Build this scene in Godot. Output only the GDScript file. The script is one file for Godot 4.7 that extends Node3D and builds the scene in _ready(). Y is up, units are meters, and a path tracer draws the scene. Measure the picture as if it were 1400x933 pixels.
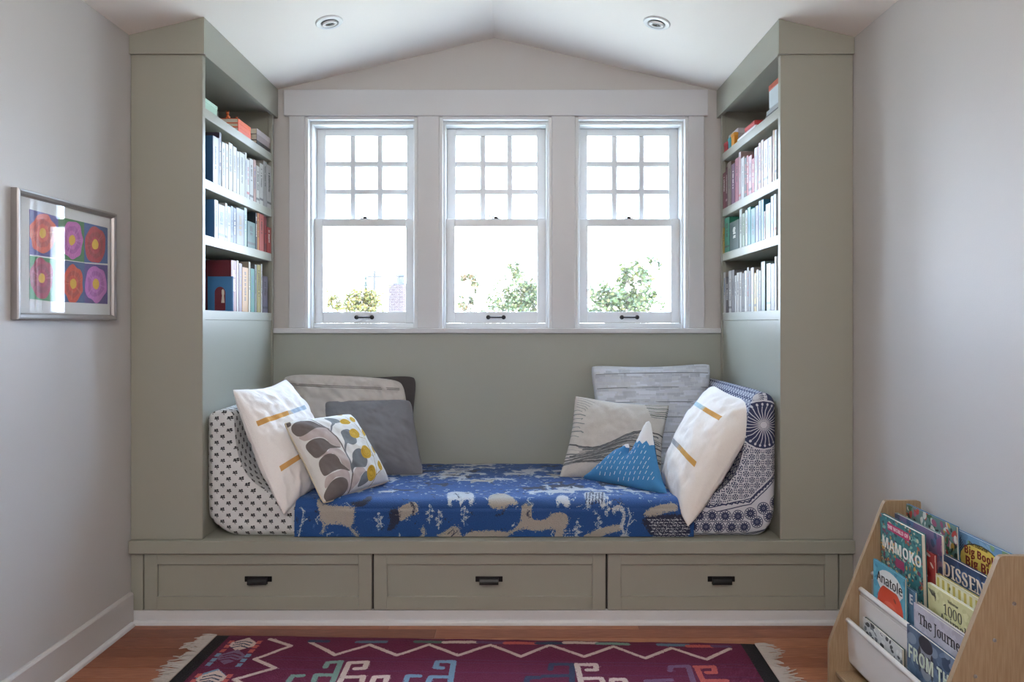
extends Node3D
# A window seat between two built-in bookcases. Metres, y up. The room's axes: x across, z towards the camera.
const F := 933.0                       # focal length in pixels of the 1400 x 933 photograph
const CX := 706.0                      # where the lines that run along z meet
const CY := 442.0
const EYE := Vector3(0, 1.33, 3.01)
const XL := -1.384                     # faces of the two bookcases
const XR := 1.1645
const WL := -1.703                     # side walls
const WR := 1.487
const ZW := -0.92                      # window wall
const ZP := -0.88                      # panel below the sill
const ZR := 4.4                        # rear wall
const RIDGE := Vector2(-0.126, 2.975)
const SLOPE := 0.24
const SEAT := 0.375

var M := {}
var rng := RandomNumberGenerator.new()
var taken := {}
var org := {}

# ------------------------------------------------------------------ mesh building
class MB:
	var v := PackedVector3Array()
	var n := PackedVector3Array()
	var t := PackedVector2Array()
	var c := PackedColorArray()
	var ix := PackedInt32Array()
	func poly(pts: Array, nn: Vector3, uvs: Array = []) -> void:
		var b := v.size()
		var flip: bool = (pts[1] - pts[0]).cross(pts[2] - pts[0]).dot(nn) > 0.0
		for i in pts.size():
			v.append(pts[i])
			n.append(nn)
			t.append(uvs[i] if uvs.size() else Vector2.ZERO)
		for i in range(1, pts.size() - 1):
			if flip:
				ix.append_array([b, b + i + 1, b + i])
			else:
				ix.append_array([b, b + i, b + i + 1])
	func box(a: Vector3, b2: Vector3, ch := 0.002) -> void:
		var lo := Vector3(minf(a.x, b2.x), minf(a.y, b2.y), minf(a.z, b2.z))
		var hi := Vector3(maxf(a.x, b2.x), maxf(a.y, b2.y), maxf(a.z, b2.z))
		var ce := (lo + hi) / 2.0
		var h := (hi - lo) / 2.0
		ch = minf(ch, minf(h.x, minf(h.y, h.z)) * 0.6)
		for ax in 3:
			var bx := (ax + 1) % 3
			var cx := (ax + 2) % 3
			for s in [-1.0, 1.0]:
				var pts := []
				for q in [[-1, -1], [1, -1], [1, 1], [-1, 1]]:
					var p := Vector3.ZERO
					p[ax] = s * h[ax]
					p[bx] = q[0] * (h[bx] - ch)
					p[cx] = q[1] * (h[cx] - ch)
					pts.append(ce + p)
				var nn := Vector3.ZERO
				nn[ax] = s
				poly(pts, nn, uv_of(pts, ax))
			if ch > 0.0:
				for s in [-1.0, 1.0]:
					for r in [-1.0, 1.0]:
						var pts := []
						for k in [-1.0, 1.0]:
							var p := Vector3.ZERO
							p[ax] = s * h[ax]
							p[bx] = r * (h[bx] - ch)
							p[cx] = k * (h[cx] - ch)
							var q := p
							q[ax] = s * (h[ax] - ch)
							q[bx] = r * h[bx]
							if k < 0.0:
								pts.append(ce + p)
								pts.append(ce + q)
							else:
								pts.append(ce + q)
								pts.append(ce + p)
						var nn := Vector3.ZERO
						nn[ax] = s
						nn[bx] = r
						poly(pts, nn.normalized(), uv_of(pts, ax))
		if ch > 0.0:
			for x in [-1.0, 1.0]:
				for y in [-1.0, 1.0]:
					for z in [-1.0, 1.0]:
						var sg := Vector3(x, y, z)
						var pts := []
						for ax in 3:
							var p := sg * (h - Vector3(ch, ch, ch))
							p[ax] = sg[ax] * h[ax]
							pts.append(ce + p)
						poly(pts, sg.normalized(), uv_of(pts, 0))
	func uv_of(pts: Array, ax: int) -> Array:
		var out := []
		for p in pts:
			out.append(Vector2(p.z, -p.y) if ax == 0 else (Vector2(p.x, p.z) if ax == 1 else Vector2(p.x, -p.y)))
		return out
	# rows run downwards and columns to the side as seen from the front
	func grid(rows: Array, uvs: Array, flip := false) -> void:
		var b := v.size()
		var h := rows.size()
		var w: int = rows[0].size()
		var nn := PackedVector3Array()
		nn.resize(h * w)
		for i in h:
			for j in w:
				var du: Vector3 = rows[i][mini(j + 1, w - 1)] - rows[i][maxi(j - 1, 0)]
				var dv: Vector3 = rows[mini(i + 1, h - 1)][j] - rows[maxi(i - 1, 0)][j]
				var q := dv.cross(du)
				if q.length_squared() < 1e-16:
					var i2 := clampi(i, 1, h - 2)
					var j2 := clampi(j, 1, w - 2)
					q = (rows[i2 + 1][j2] - rows[i2 - 1][j2]).cross(rows[i2][j2 + 1] - rows[i2][j2 - 1])
				nn[i * w + j] = q.normalized() * (-1.0 if flip else 1.0)
		for i in h:
			for j in w:
				v.append(rows[i][j])
				n.append(nn[i * w + j])
				t.append(uvs[i][j] if uvs.size() else Vector2.ZERO)
		for i in h - 1:
			for j in w - 1:
				var a := b + i * w + j
				if flip:
					ix.append_array([a, a + w + 1, a + 1, a, a + w, a + w + 1])
				else:
					ix.append_array([a, a + 1, a + w + 1, a, a + w + 1, a + w])
	func prism(p2: PackedVector2Array, o: Vector3, ax: Vector3, ay: Vector3, az: Vector3, uvk := 1.0) -> void:
		var tri := Geometry2D.triangulate_polygon(p2)
		var nz := az.normalized()
		for k in range(0, tri.size(), 3):
			var q := []
			var u := []
			for m in 3:
				var p := p2[tri[k + m]]
				q.append(o + ax * p.x + ay * p.y)
				u.append(p * uvk)
			poly(q, -nz, u)
			poly([q[0] + az, q[1] + az, q[2] + az], nz, u)
		var area := 0.0
		for i in p2.size():
			area += p2[i].cross(p2[(i + 1) % p2.size()])
		var sg := 1.0 if area > 0.0 else -1.0
		var run := 0.0
		for i in p2.size():
			var a := p2[i]
			var b := p2[(i + 1) % p2.size()]
			var d := (b - a)
			var m := Vector2(d.y, -d.x).normalized() * sg
			var A := o + ax * a.x + ay * a.y
			var B := o + ax * b.x + ay * b.y
			var l := d.length()
			poly([A, B, B + az, A + az], (ax * m.x + ay * m.y).normalized(), [Vector2(run, 0) * uvk, Vector2(run + l, 0) * uvk, Vector2(run + l, az.length()) * uvk, Vector2(run, az.length()) * uvk])
			run += l
	func tube(path: Array, rad, sides := 8, caps := true) -> void:
		var rows := []
		var uvs := []
		var up := Vector3.UP
		for i in path.size():
			var d: Vector3 = (path[mini(i + 1, path.size() - 1)] - path[maxi(i - 1, 0)]).normalized()
			if i == 0:
				up = Vector3.UP if absf(d.y) < 0.9 else Vector3.RIGHT
			var s := d.cross(up).normalized()
			up = s.cross(d).normalized()
			var r: float = rad[i] if rad is Array else rad
			var row := PackedVector3Array()
			var ur := PackedVector2Array()
			for k in sides + 1:
				var a := TAU * k / sides
				row.append(path[i] + (s * cos(a) + up * sin(a)) * r)
				ur.append(Vector2(float(k) / sides, float(i) / path.size()))
			rows.append(row)
			uvs.append(ur)
		var b := v.size()
		grid(rows, uvs)
		for i in rows.size():
			for k in sides + 1:
				n[b + i * (sides + 1) + k] = (rows[i][k] - path[i]).normalized()
		if caps:
			for e in [0, path.size() - 1]:
				var pts := []
				for k in sides:
					pts.append(rows[e][k])
				var o: Vector3 = path[1] if e == 0 else path[e - 1]
				poly(pts, (path[e] - o).normalized())
	func ball(ce: Vector3, r: Vector3, seg := 12) -> void:
		var rows := []
		var uvs := []
		var b := v.size()
		for i in seg + 1:
			var th := PI * i / seg
			var row := PackedVector3Array()
			var ur := PackedVector2Array()
			for j in seg * 2 + 1:
				var ph := -PI * j / seg
				row.append(ce + Vector3(sin(th) * cos(ph), cos(th), sin(th) * sin(ph)) * r)
				ur.append(Vector2(j / (seg * 2.0), float(i) / seg))
			rows.append(row)
			uvs.append(ur)
		grid(rows, uvs)
		for i in range(b, v.size()):
			n[i] = ((v[i] - ce) / (r * r)).normalized()
	# rings: [radius, height along axis]
	func lathe(ce: Vector3, axis: Vector3, rings: Array, seg := 24) -> void:
		var s := axis.cross(Vector3.FORWARD if absf(axis.z) < 0.9 else Vector3.UP).normalized()
		var q := axis.cross(s).normalized()
		for i in rings.size() - 1:
			var a: Array = rings[i]
			var e: Array = rings[i + 1]
			for k in seg:
				var a0 := TAU * k / seg
				var a1 := TAU * (k + 1) / seg
				var d0 := s * cos(a0) + q * sin(a0)
				var d1 := s * cos(a1) + q * sin(a1)
				var dr: float = e[0] - a[0]
				var dh: float = e[1] - a[1]
				var nn := ((d0 + d1).normalized() * dh - axis * dr).normalized()
				poly([ce + d0 * a[0] + axis * a[1], ce + d1 * a[0] + axis * a[1], ce + d1 * e[0] + axis * e[1], ce + d0 * e[0] + axis * e[1]], nn)
	func add_to(me: ArrayMesh, o: Vector3) -> void:
		var w := v.duplicate()
		if o != Vector3.ZERO:
			for i in w.size():
				w[i] -= o
		var arr := []
		arr.resize(Mesh.ARRAY_MAX)
		arr[Mesh.ARRAY_VERTEX] = w
		arr[Mesh.ARRAY_NORMAL] = n
		arr[Mesh.ARRAY_TEX_UV] = t
		if c.size() == v.size():
			arr[Mesh.ARRAY_COLOR] = c
		arr[Mesh.ARRAY_INDEX] = ix
		me.add_surface_from_arrays(Mesh.PRIMITIVE_TRIANGLES, arr)

# ------------------------------------------------------------------ scene building
func numbered(called: String) -> String:
	if not taken.has(called):
		taken[called] = 0
		return called
	taken[called] += 1
	return "%s_%03d" % [called, taken[called]]

func metas(o: Node, label: String, category := "", group := "", kind := "") -> void:
	if label: o.set_meta("label", label)
	if category: o.set_meta("category", category)
	if group: o.set_meta("group", group)
	if kind: o.set_meta("kind", kind)

func thing(called: String, label: String, category: String, base: Vector3, group := "") -> Node3D:
	var o := Node3D.new()
	o.name = numbered(called)
	add_child(o)
	o.position = base
	org[o] = base
	metas(o, label, category, group)
	return o

func setting(called: String, base := Vector3.ZERO) -> Node3D:
	var o := Node3D.new()
	o.name = called
	add_child(o)
	o.position = base
	org[o] = base
	o.set_meta("kind", "structure")
	return o

func part(parent: Node3D, called: String, mb: MB, m: Material, label := "", mb2: MB = null, m2: Material = null) -> MeshInstance3D:
	var o := MeshInstance3D.new()
	var me := ArrayMesh.new()
	var at: Vector3 = org.get(parent, Vector3.ZERO)
	mb.add_to(me, at)
	me.surface_set_material(0, m)
	if mb2:
		mb2.add_to(me, at)
		me.surface_set_material(1, m2)
	o.mesh = me
	o.name = called
	parent.add_child(o, true)
	org[o] = at
	if label: o.set_meta("label", label)
	return o

func solid(called: String, mb: MB, m: Material) -> MeshInstance3D:    # a piece of the setting that is one mesh
	var o := part(self, called, mb, m)
	o.set_meta("kind", "structure")
	return o

# ------------------------------------------------------------------ from the photograph's pixels to places
func at_z(px: float, py: float, z: float) -> Vector3:
	var d := EYE.z - z
	return Vector3((px - CX) * d / F, EYE.y - (py - CY) * d / F, z)

func at_y(px: float, py: float, y: float) -> Vector3:
	var d := F * (EYE.y - y) / (py - CY)
	return Vector3((px - CX) * d / F, y, EYE.z - d)

func at_x(px: float, py: float, x: float) -> Vector3:
	var d := F * x / (px - CX)
	return Vector3(x, EYE.y - (py - CY) * d / F, EYE.z - d)

func on_plane(px: float, py: float, o: Vector3, nn: Vector3) -> Vector3:
	var dir := Vector3((px - CX) / F, -(py - CY) / F, -1.0)
	return EYE + dir * ((o - EYE).dot(nn) / dir.dot(nn))

func ceil_y(x: float) -> float:
	return RIDGE.y - SLOPE * absf(x - RIDGE.x)

func unbilinear(p: Vector2, c: Array) -> Vector2:
	var u := 0.5
	var w := 0.5
	for k in 12:
		var q: Vector2 = c[0] * (1 - u) * (1 - w) + c[1] * u * (1 - w) + c[2] * u * w + c[3] * (1 - u) * w
		var du: Vector2 = (c[1] - c[0]) * (1 - w) + (c[2] - c[3]) * w
		var dw: Vector2 = (c[3] - c[0]) * (1 - u) + (c[2] - c[1]) * u
		var det := du.cross(dw)
		var e := p - q
		u += e.cross(dw) / det
		w += du.cross(e) / det
	return Vector2(u, w)

# ------------------------------------------------------------------ painting prints
func hexc(s: String) -> Color:
	return Color.html(s)

func canvas(w: int, h: int, c: Color) -> Image:
	var im := Image.create(w, h, false, Image.FORMAT_RGBA8)
	im.fill(c)
	return im

func fpoly(im: Image, p: PackedVector2Array, c: Color) -> void:
	var y0 := INF
	var y1 := -INF
	for q in p:
		y0 = minf(y0, q.y)
		y1 = maxf(y1, q.y)
	var w := im.get_width()
	for y in range(maxi(0, int(floor(y0))), mini(im.get_height() - 1, int(ceil(y1))) + 1):
		var xs := []
		var yy := y + 0.5
		for i in p.size():
			var a := p[i]
			var b := p[(i + 1) % p.size()]
			if (a.y <= yy) != (b.y <= yy):
				xs.append(a.x + (b.x - a.x) * (yy - a.y) / (b.y - a.y))
		xs.sort()
		for k in range(0, xs.size() - 1, 2):
			var x0 := clampi(int(round(xs[k])), 0, w)
			var x1 := clampi(int(round(xs[k + 1])), 0, w)
			if x1 > x0:
				im.fill_rect(Rect2i(x0, y, x1 - x0, 1), c)

func fell(im: Image, ce: Vector2, rx: float, ry: float, c: Color, rot := 0.0) -> void:
	var p := PackedVector2Array()
	for k in 20:
		p.append(ce + Vector2(cos(TAU * k / 20) * rx, sin(TAU * k / 20) * ry).rotated(rot))
	fpoly(im, p, c)

func fline(im: Image, p: PackedVector2Array, w: float, c: Color) -> void:
	for i in p.size() - 1:
		var d := (p[i + 1] - p[i]).normalized()
		var q := Vector2(-d.y, d.x) * w / 2.0
		fpoly(im, PackedVector2Array([p[i] + q, p[i + 1] + q, p[i + 1] - q, p[i] - q]), c)
		if w > 3.0:
			fell(im, p[i + 1], w / 2, w / 2, c)
			fell(im, p[i], w / 2, w / 2, c)

func mp(f: Callable, a: Array) -> PackedVector2Array:
	var out := PackedVector2Array()
	for i in range(0, a.size(), 2):
		out.append(f.call(Vector2(a[i], a[i + 1])))
	return out

func smooth(p: PackedVector2Array, closed := true, n := 4) -> PackedVector2Array:
	var out := PackedVector2Array()
	var m := p.size()
	for i in (m if closed else m - 1):
		var a := p[(i - 1 + m) % m] if closed or i > 0 else p[i]
		var b := p[i]
		var c := p[(i + 1) % m]
		var d := p[(i + 2) % m] if closed or i + 2 < m else c
		for k in n:
			out.append(b.cubic_interpolate(c, a, d, float(k) / n))
	if not closed:
		out.append(p[m - 1])
	return out

func speckle(im: Image, count: int, size: int, amount: float, sd := 3) -> void:    # yarn and paint are never quite even
	var r := RandomNumberGenerator.new()
	r.seed = sd
	for k in count:
		var x := r.randi() % im.get_width()
		var y := r.randi() % im.get_height()
		var c := im.get_pixel(x, y)
		var g := r.randf_range(-amount, amount)
		var q := Color(clampf(c.r + g, 0, 1), clampf(c.g + g, 0, 1), clampf(c.b + g, 0, 1))
		for dx in r.randi() % size + 1:
			var xx := mini(x + dx, im.get_width() - 1)
			if im.get_pixel(xx, y).is_equal_approx(c):
				im.set_pixel(xx, y, q)

func frayed(im: Image, count: int, reach: int, sd: int) -> void:      # woven motifs have stepped, uneven edges
	var r := RandomNumberGenerator.new()
	r.seed = sd
	var w := im.get_width()
	var h := im.get_height()
	for k in count:
		var x := r.randi_range(reach, w - reach - 4)
		var y := r.randi_range(reach, h - reach - 3)
		var c := im.get_pixel(x + r.randi_range(-reach, reach), y + r.randi_range(-reach, reach))
		if not c.is_equal_approx(im.get_pixel(x, y)):
			im.fill_rect(Rect2i(x, y, 3, 2), c)

func tex(im: Image) -> ImageTexture:
	return ImageTexture.create_from_image(im)

# ------------------------------------------------------------------ materials
func noise_tex(size: int, freq: float, kind: int, normal := false, ramp = null, sd := 1, bump := 4.0, oct := 4) -> NoiseTexture2D:
	var nz := FastNoiseLite.new()
	nz.seed = sd
	nz.noise_type = kind
	nz.frequency = freq
	nz.fractal_octaves = oct
	var t := NoiseTexture2D.new()
	t.width = size
	t.height = size
	t.seamless = true
	t.noise = nz
	t.as_normal_map = normal
	t.bump_strength = bump
	if ramp:
		var g := Gradient.new()
		g.set_color(0, ramp[0])
		g.set_color(1, ramp[1])
		t.color_ramp = g
	return t

func mat(c: Color, rough := 0.6, metal := 0.0) -> StandardMaterial3D:
	var m := StandardMaterial3D.new()
	m.albedo_color = c
	m.roughness = rough
	m.metallic = metal
	return m

func bumpy(m: StandardMaterial3D, t: Texture2D, scale: Vector3, depth: float) -> StandardMaterial3D:
	m.uv1_triplanar = true
	m.uv1_world_triplanar = true
	m.uv1_scale = scale
	m.normal_enabled = true
	m.normal_texture = t
	m.normal_scale = depth
	return m

func cloth(im: Image, rough := 0.9, depth := 0.5) -> StandardMaterial3D:
	var m := mat(Color.WHITE, rough)
	m.albedo_texture = tex(im)
	m.normal_enabled = true
	m.normal_texture = M.weave
	m.normal_scale = depth
	m.rim_enabled = true
	m.rim = 0.08
	return m

func plain_cloth(c: Color, rough := 0.9, depth := 0.5, sheen := 0.15) -> StandardMaterial3D:
	var m := mat(c, rough)
	m.normal_enabled = true
	m.normal_texture = M.weave
	m.normal_scale = depth
	m.rim_enabled = true
	m.rim = sheen
	return m

func make_materials() -> void:
	var roller := noise_tex(256, 0.09, FastNoiseLite.TYPE_SIMPLEX_SMOOTH, true, null, 4, 2.0)
	M.weave = noise_tex(1024, 0.25, FastNoiseLite.TYPE_SIMPLEX_SMOOTH, true, null, 8, 3.0)
	M.wall = bumpy(mat(hexc("c0bebd"), 0.5), roller, Vector3(6, 6, 6), 0.12)
	M.ceiling = bumpy(mat(hexc("f4efe9"), 0.75), roller, Vector3(6, 6, 6), 0.12)
	M.gable = bumpy(mat(hexc("c6c4c2"), 0.6), roller, Vector3(6, 6, 6), 0.12)
	M.sage = bumpy(mat(hexc("9d9e93"), 0.34), roller, Vector3(5, 5, 5), 0.06)
	M.sage_wall = bumpy(mat(hexc("a2a79f"), 0.42), roller, Vector3(5, 5, 5), 0.08)
	M.trim = bumpy(mat(hexc("d0d2d6"), 0.35), roller, Vector3(5, 5, 5), 0.04)
	M.sash = mat(hexc("dcdfe1"), 0.35)
	M.black = mat(hexc("17181a"), 0.4, 0.3)
	M.dark_gap = mat(hexc("3c3a36"), 0.8)
	M.glass = mat(Color(1, 1, 1, 0.03), 0.02)
	M.glass.transparency = BaseMaterial3D.TRANSPARENCY_ALPHA
	var grain := noise_tex(512, 0.02, FastNoiseLite.TYPE_SIMPLEX_SMOOTH, false, [hexc("c9b8ae"), hexc("ffffff")], 12, 4.0, 5)
	M.planks = []
	for c in ["a0664c", "b0765a", "8f5740", "a76b50", "ba7f5e", "98604a"]:
		var m := mat(hexc(c), 0.38)
		m.albedo_texture = grain
		m.uv1_triplanar = true
		m.uv1_world_triplanar = true
		m.uv1_scale = Vector3(0.9, 14, 14)
		M.planks.append(m)
	M.maple = mat(hexc("ad987c"), 0.45)
	M.maple.albedo_texture = noise_tex(512, 0.02, FastNoiseLite.TYPE_SIMPLEX_SMOOTH, false, [hexc("dccfc2"), hexc("ffffff")], 15, 4.0, 5)
	M.maple.uv1_triplanar = true
	M.maple.uv1_world_triplanar = true
	M.maple.uv1_scale = Vector3(16, 0.9, 16)
	M.pages = mat(hexc("d9d3c4"), 0.9)
	M.canvas = mat(hexc("cfcac4"), 0.95)
	M.steel = mat(hexc("a9a6a6"), 0.35, 0.85)

func shine(c: Color, rough := 0.35) -> StandardMaterial3D:     # paper covers, one material for each colour
	var key := "cover" + c.to_html()
	if not M.has(key):
		M[key] = mat(c, rough)
	return M[key]

# ------------------------------------------------------------------ start
func _ready() -> void:
	rng.seed = 20
	var cam := Camera3D.new()
	cam.name = "camera"
	cam.position = EYE
	cam.projection = Camera3D.PROJECTION_FRUSTUM
	cam.near = 0.05
	cam.far = 300.0
	cam.size = 0.05
	cam.frustum_offset = Vector2((700.0 - CX) / F * 0.05, -(466.5 - CY) / F * 0.05)
	add_child(cam)
	cam.current = true
	var we := WorldEnvironment.new()
	we.name = "sky"
	var e := Environment.new()
	e.background_mode = Environment.BG_SKY
	var sk := ProceduralSkyMaterial.new()
	sk.sky_top_color = hexc("bcd6f4")
	sk.sky_horizon_color = hexc("d6e4f5")
	sk.ground_horizon_color = hexc("c8c8c4")
	sk.ground_bottom_color = hexc("c8c8c4")
	sk.sky_energy_multiplier = 1.0
	sk.energy_multiplier = 5.7
	e.sky = Sky.new()
	e.sky.sky_material = sk
	e.tonemap_mode = Environment.TONE_MAPPER_LINEAR
	e.tonemap_exposure = 5.0
	e.sdfgi_enabled = true
	e.ssao_enabled = true
	e.ssil_enabled = true
	we.environment = e
	add_child(we)
	make_materials()
	build_shell()
	build_floor()
	build_windows()
	build_bookcase(XL, WL, -1.0)
	build_bookcase(XR, WR, 1.0)
	build_bench()
	build_bedding()
	build_pillows()
	build_rug()
	build_picture()
	build_rack()
	build_shelf_things()
	build_downlights()
	build_room_lamp()
	build_outside()

# ------------------------------------------------------------------ the room
const OPEN := [[-1.2075, -0.574], [-0.436, 0.197], [0.344, 0.981]]
const OPEN_Y := [1.30, 2.512]

func build_shell() -> void:
	var m := MB.new()
	m.box(Vector3(WL - 0.15, -0.2, ZW - 0.22), Vector3(WL, 3.1, ZR + 0.15), 0.0)
	solid("wall_left", m, M.wall)
	m = MB.new()
	m.box(Vector3(WR, -0.2, ZW - 0.22), Vector3(WR + 0.15, 3.1, ZR + 0.15), 0.0)
	solid("wall_right", m, M.wall)
	m = MB.new()
	var a := WL - 0.15
	var b := WR + 0.15
	m.prism(PackedVector2Array([Vector2(a, ceil_y(a)), RIDGE, Vector2(b, ceil_y(b)), Vector2(b, ceil_y(b) + 0.15), RIDGE + Vector2(0, 0.15), Vector2(a, ceil_y(a) + 0.15)]), Vector3(0, 0, ZW - 0.22), Vector3.RIGHT, Vector3.UP, Vector3(0, 0, ZR - ZW + 0.37))
	solid("ceiling", m, M.ceiling)
	m = MB.new()
	var xs := [WL, OPEN[0][0], OPEN[0][1], OPEN[1][0], OPEN[1][1], OPEN[2][0], OPEN[2][1], WR]
	for k in range(0, 8, 2):
		m.box(Vector3(xs[k], 1.2, ZW - 0.22), Vector3(xs[k + 1], 2.512, ZW), 0.0)
	m.prism(PackedVector2Array([Vector2(WL, 2.512), Vector2(WR, 2.512), Vector2(WR, ceil_y(WR) + 0.02), RIDGE + Vector2(0, 0.02), Vector2(WL, ceil_y(WL) + 0.02)]), Vector3(0, 0, ZW - 0.22), Vector3.RIGHT, Vector3.UP, Vector3(0, 0, 0.22))
	solid("wall_window_side", m, M.gable)
	m = MB.new()
	m.box(Vector3(WL, -0.2, ZW - 0.22), Vector3(WR, 1.272, ZP), 0.0)
	solid("wall_below_windows", m, M.sage_wall)
	m = MB.new()
	m.box(Vector3(WL, -0.2, ZR), Vector3(WR, 3.1, ZR + 0.15), 0.0)
	solid("wall_rear", m, M.wall)
	# baseboards with a quarter-round shoe
	for s in [-1.0, 1.0]:
		var x: float = WL if s < 0 else WR
		var bb := setting("baseboard_left" if s < 0 else "baseboard_right", Vector3(x, 0, 0.01))
		m = MB.new()
		var p := PackedVector2Array([Vector2(0, 0), Vector2(0.016, 0), Vector2(0.016, 0.135), Vector2(0.012, 0.141), Vector2(0.006, 0.145), Vector2(0, 0.145)])
		m.prism(p, Vector3(x, 0, 0.003), Vector3(-s, 0, 0), Vector3.UP, Vector3(0, 0, ZR - 0.003))
		part(bb, "board", m, M.wall)
		m = MB.new()
		var q := PackedVector2Array([Vector2(0, 0), Vector2(0.016, 0)])
		for k in 6:
			q.append(Vector2(cos(PI / 2 * (k + 1) / 6.0) * 0.016, 0.004 + sin(PI / 2 * (k + 1) / 6.0) * 0.016))
		m.prism(q, Vector3(x - s * 0.016, 0, 0.02), Vector3(-s, 0, 0), Vector3.UP, Vector3(0, 0, ZR - 0.02))
		part(bb, "shoe_moulding", m, M.trim)

func build_floor() -> void:
	var f := setting("floor")
	var m := MB.new()
	m.box(Vector3(WL, -0.2, ZP - 0.1), Vector3(WR, -0.014, ZR), 0.0)
	part(f, "subfloor", m, M.dark_gap)
	var r := RandomNumberGenerator.new()
	r.seed = 5
	var z := 0.129 - 0.0826 * 3
	while z < ZR - 0.01:
		var z1 := minf(z + 0.0826, ZR)
		var x := WL
		var cut := WL + r.randf_range(0.5, 1.6)
		while x < WR - 0.01:
			var x1 := minf(cut, WR)
			if WR - x1 < 0.25:
				x1 = WR
			m = MB.new()
			m.box(Vector3(x + 0.0004, -0.018, z + 0.0004), Vector3(x1 - 0.0004, r.randf_range(-0.0006, 0.0), z1 - 0.0004), 0.0012)
			part(f, "plank", m, M.planks[r.randi() % 6])
			x = x1
			cut = x + r.randf_range(0.9, 1.9)
		z = z1

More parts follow.
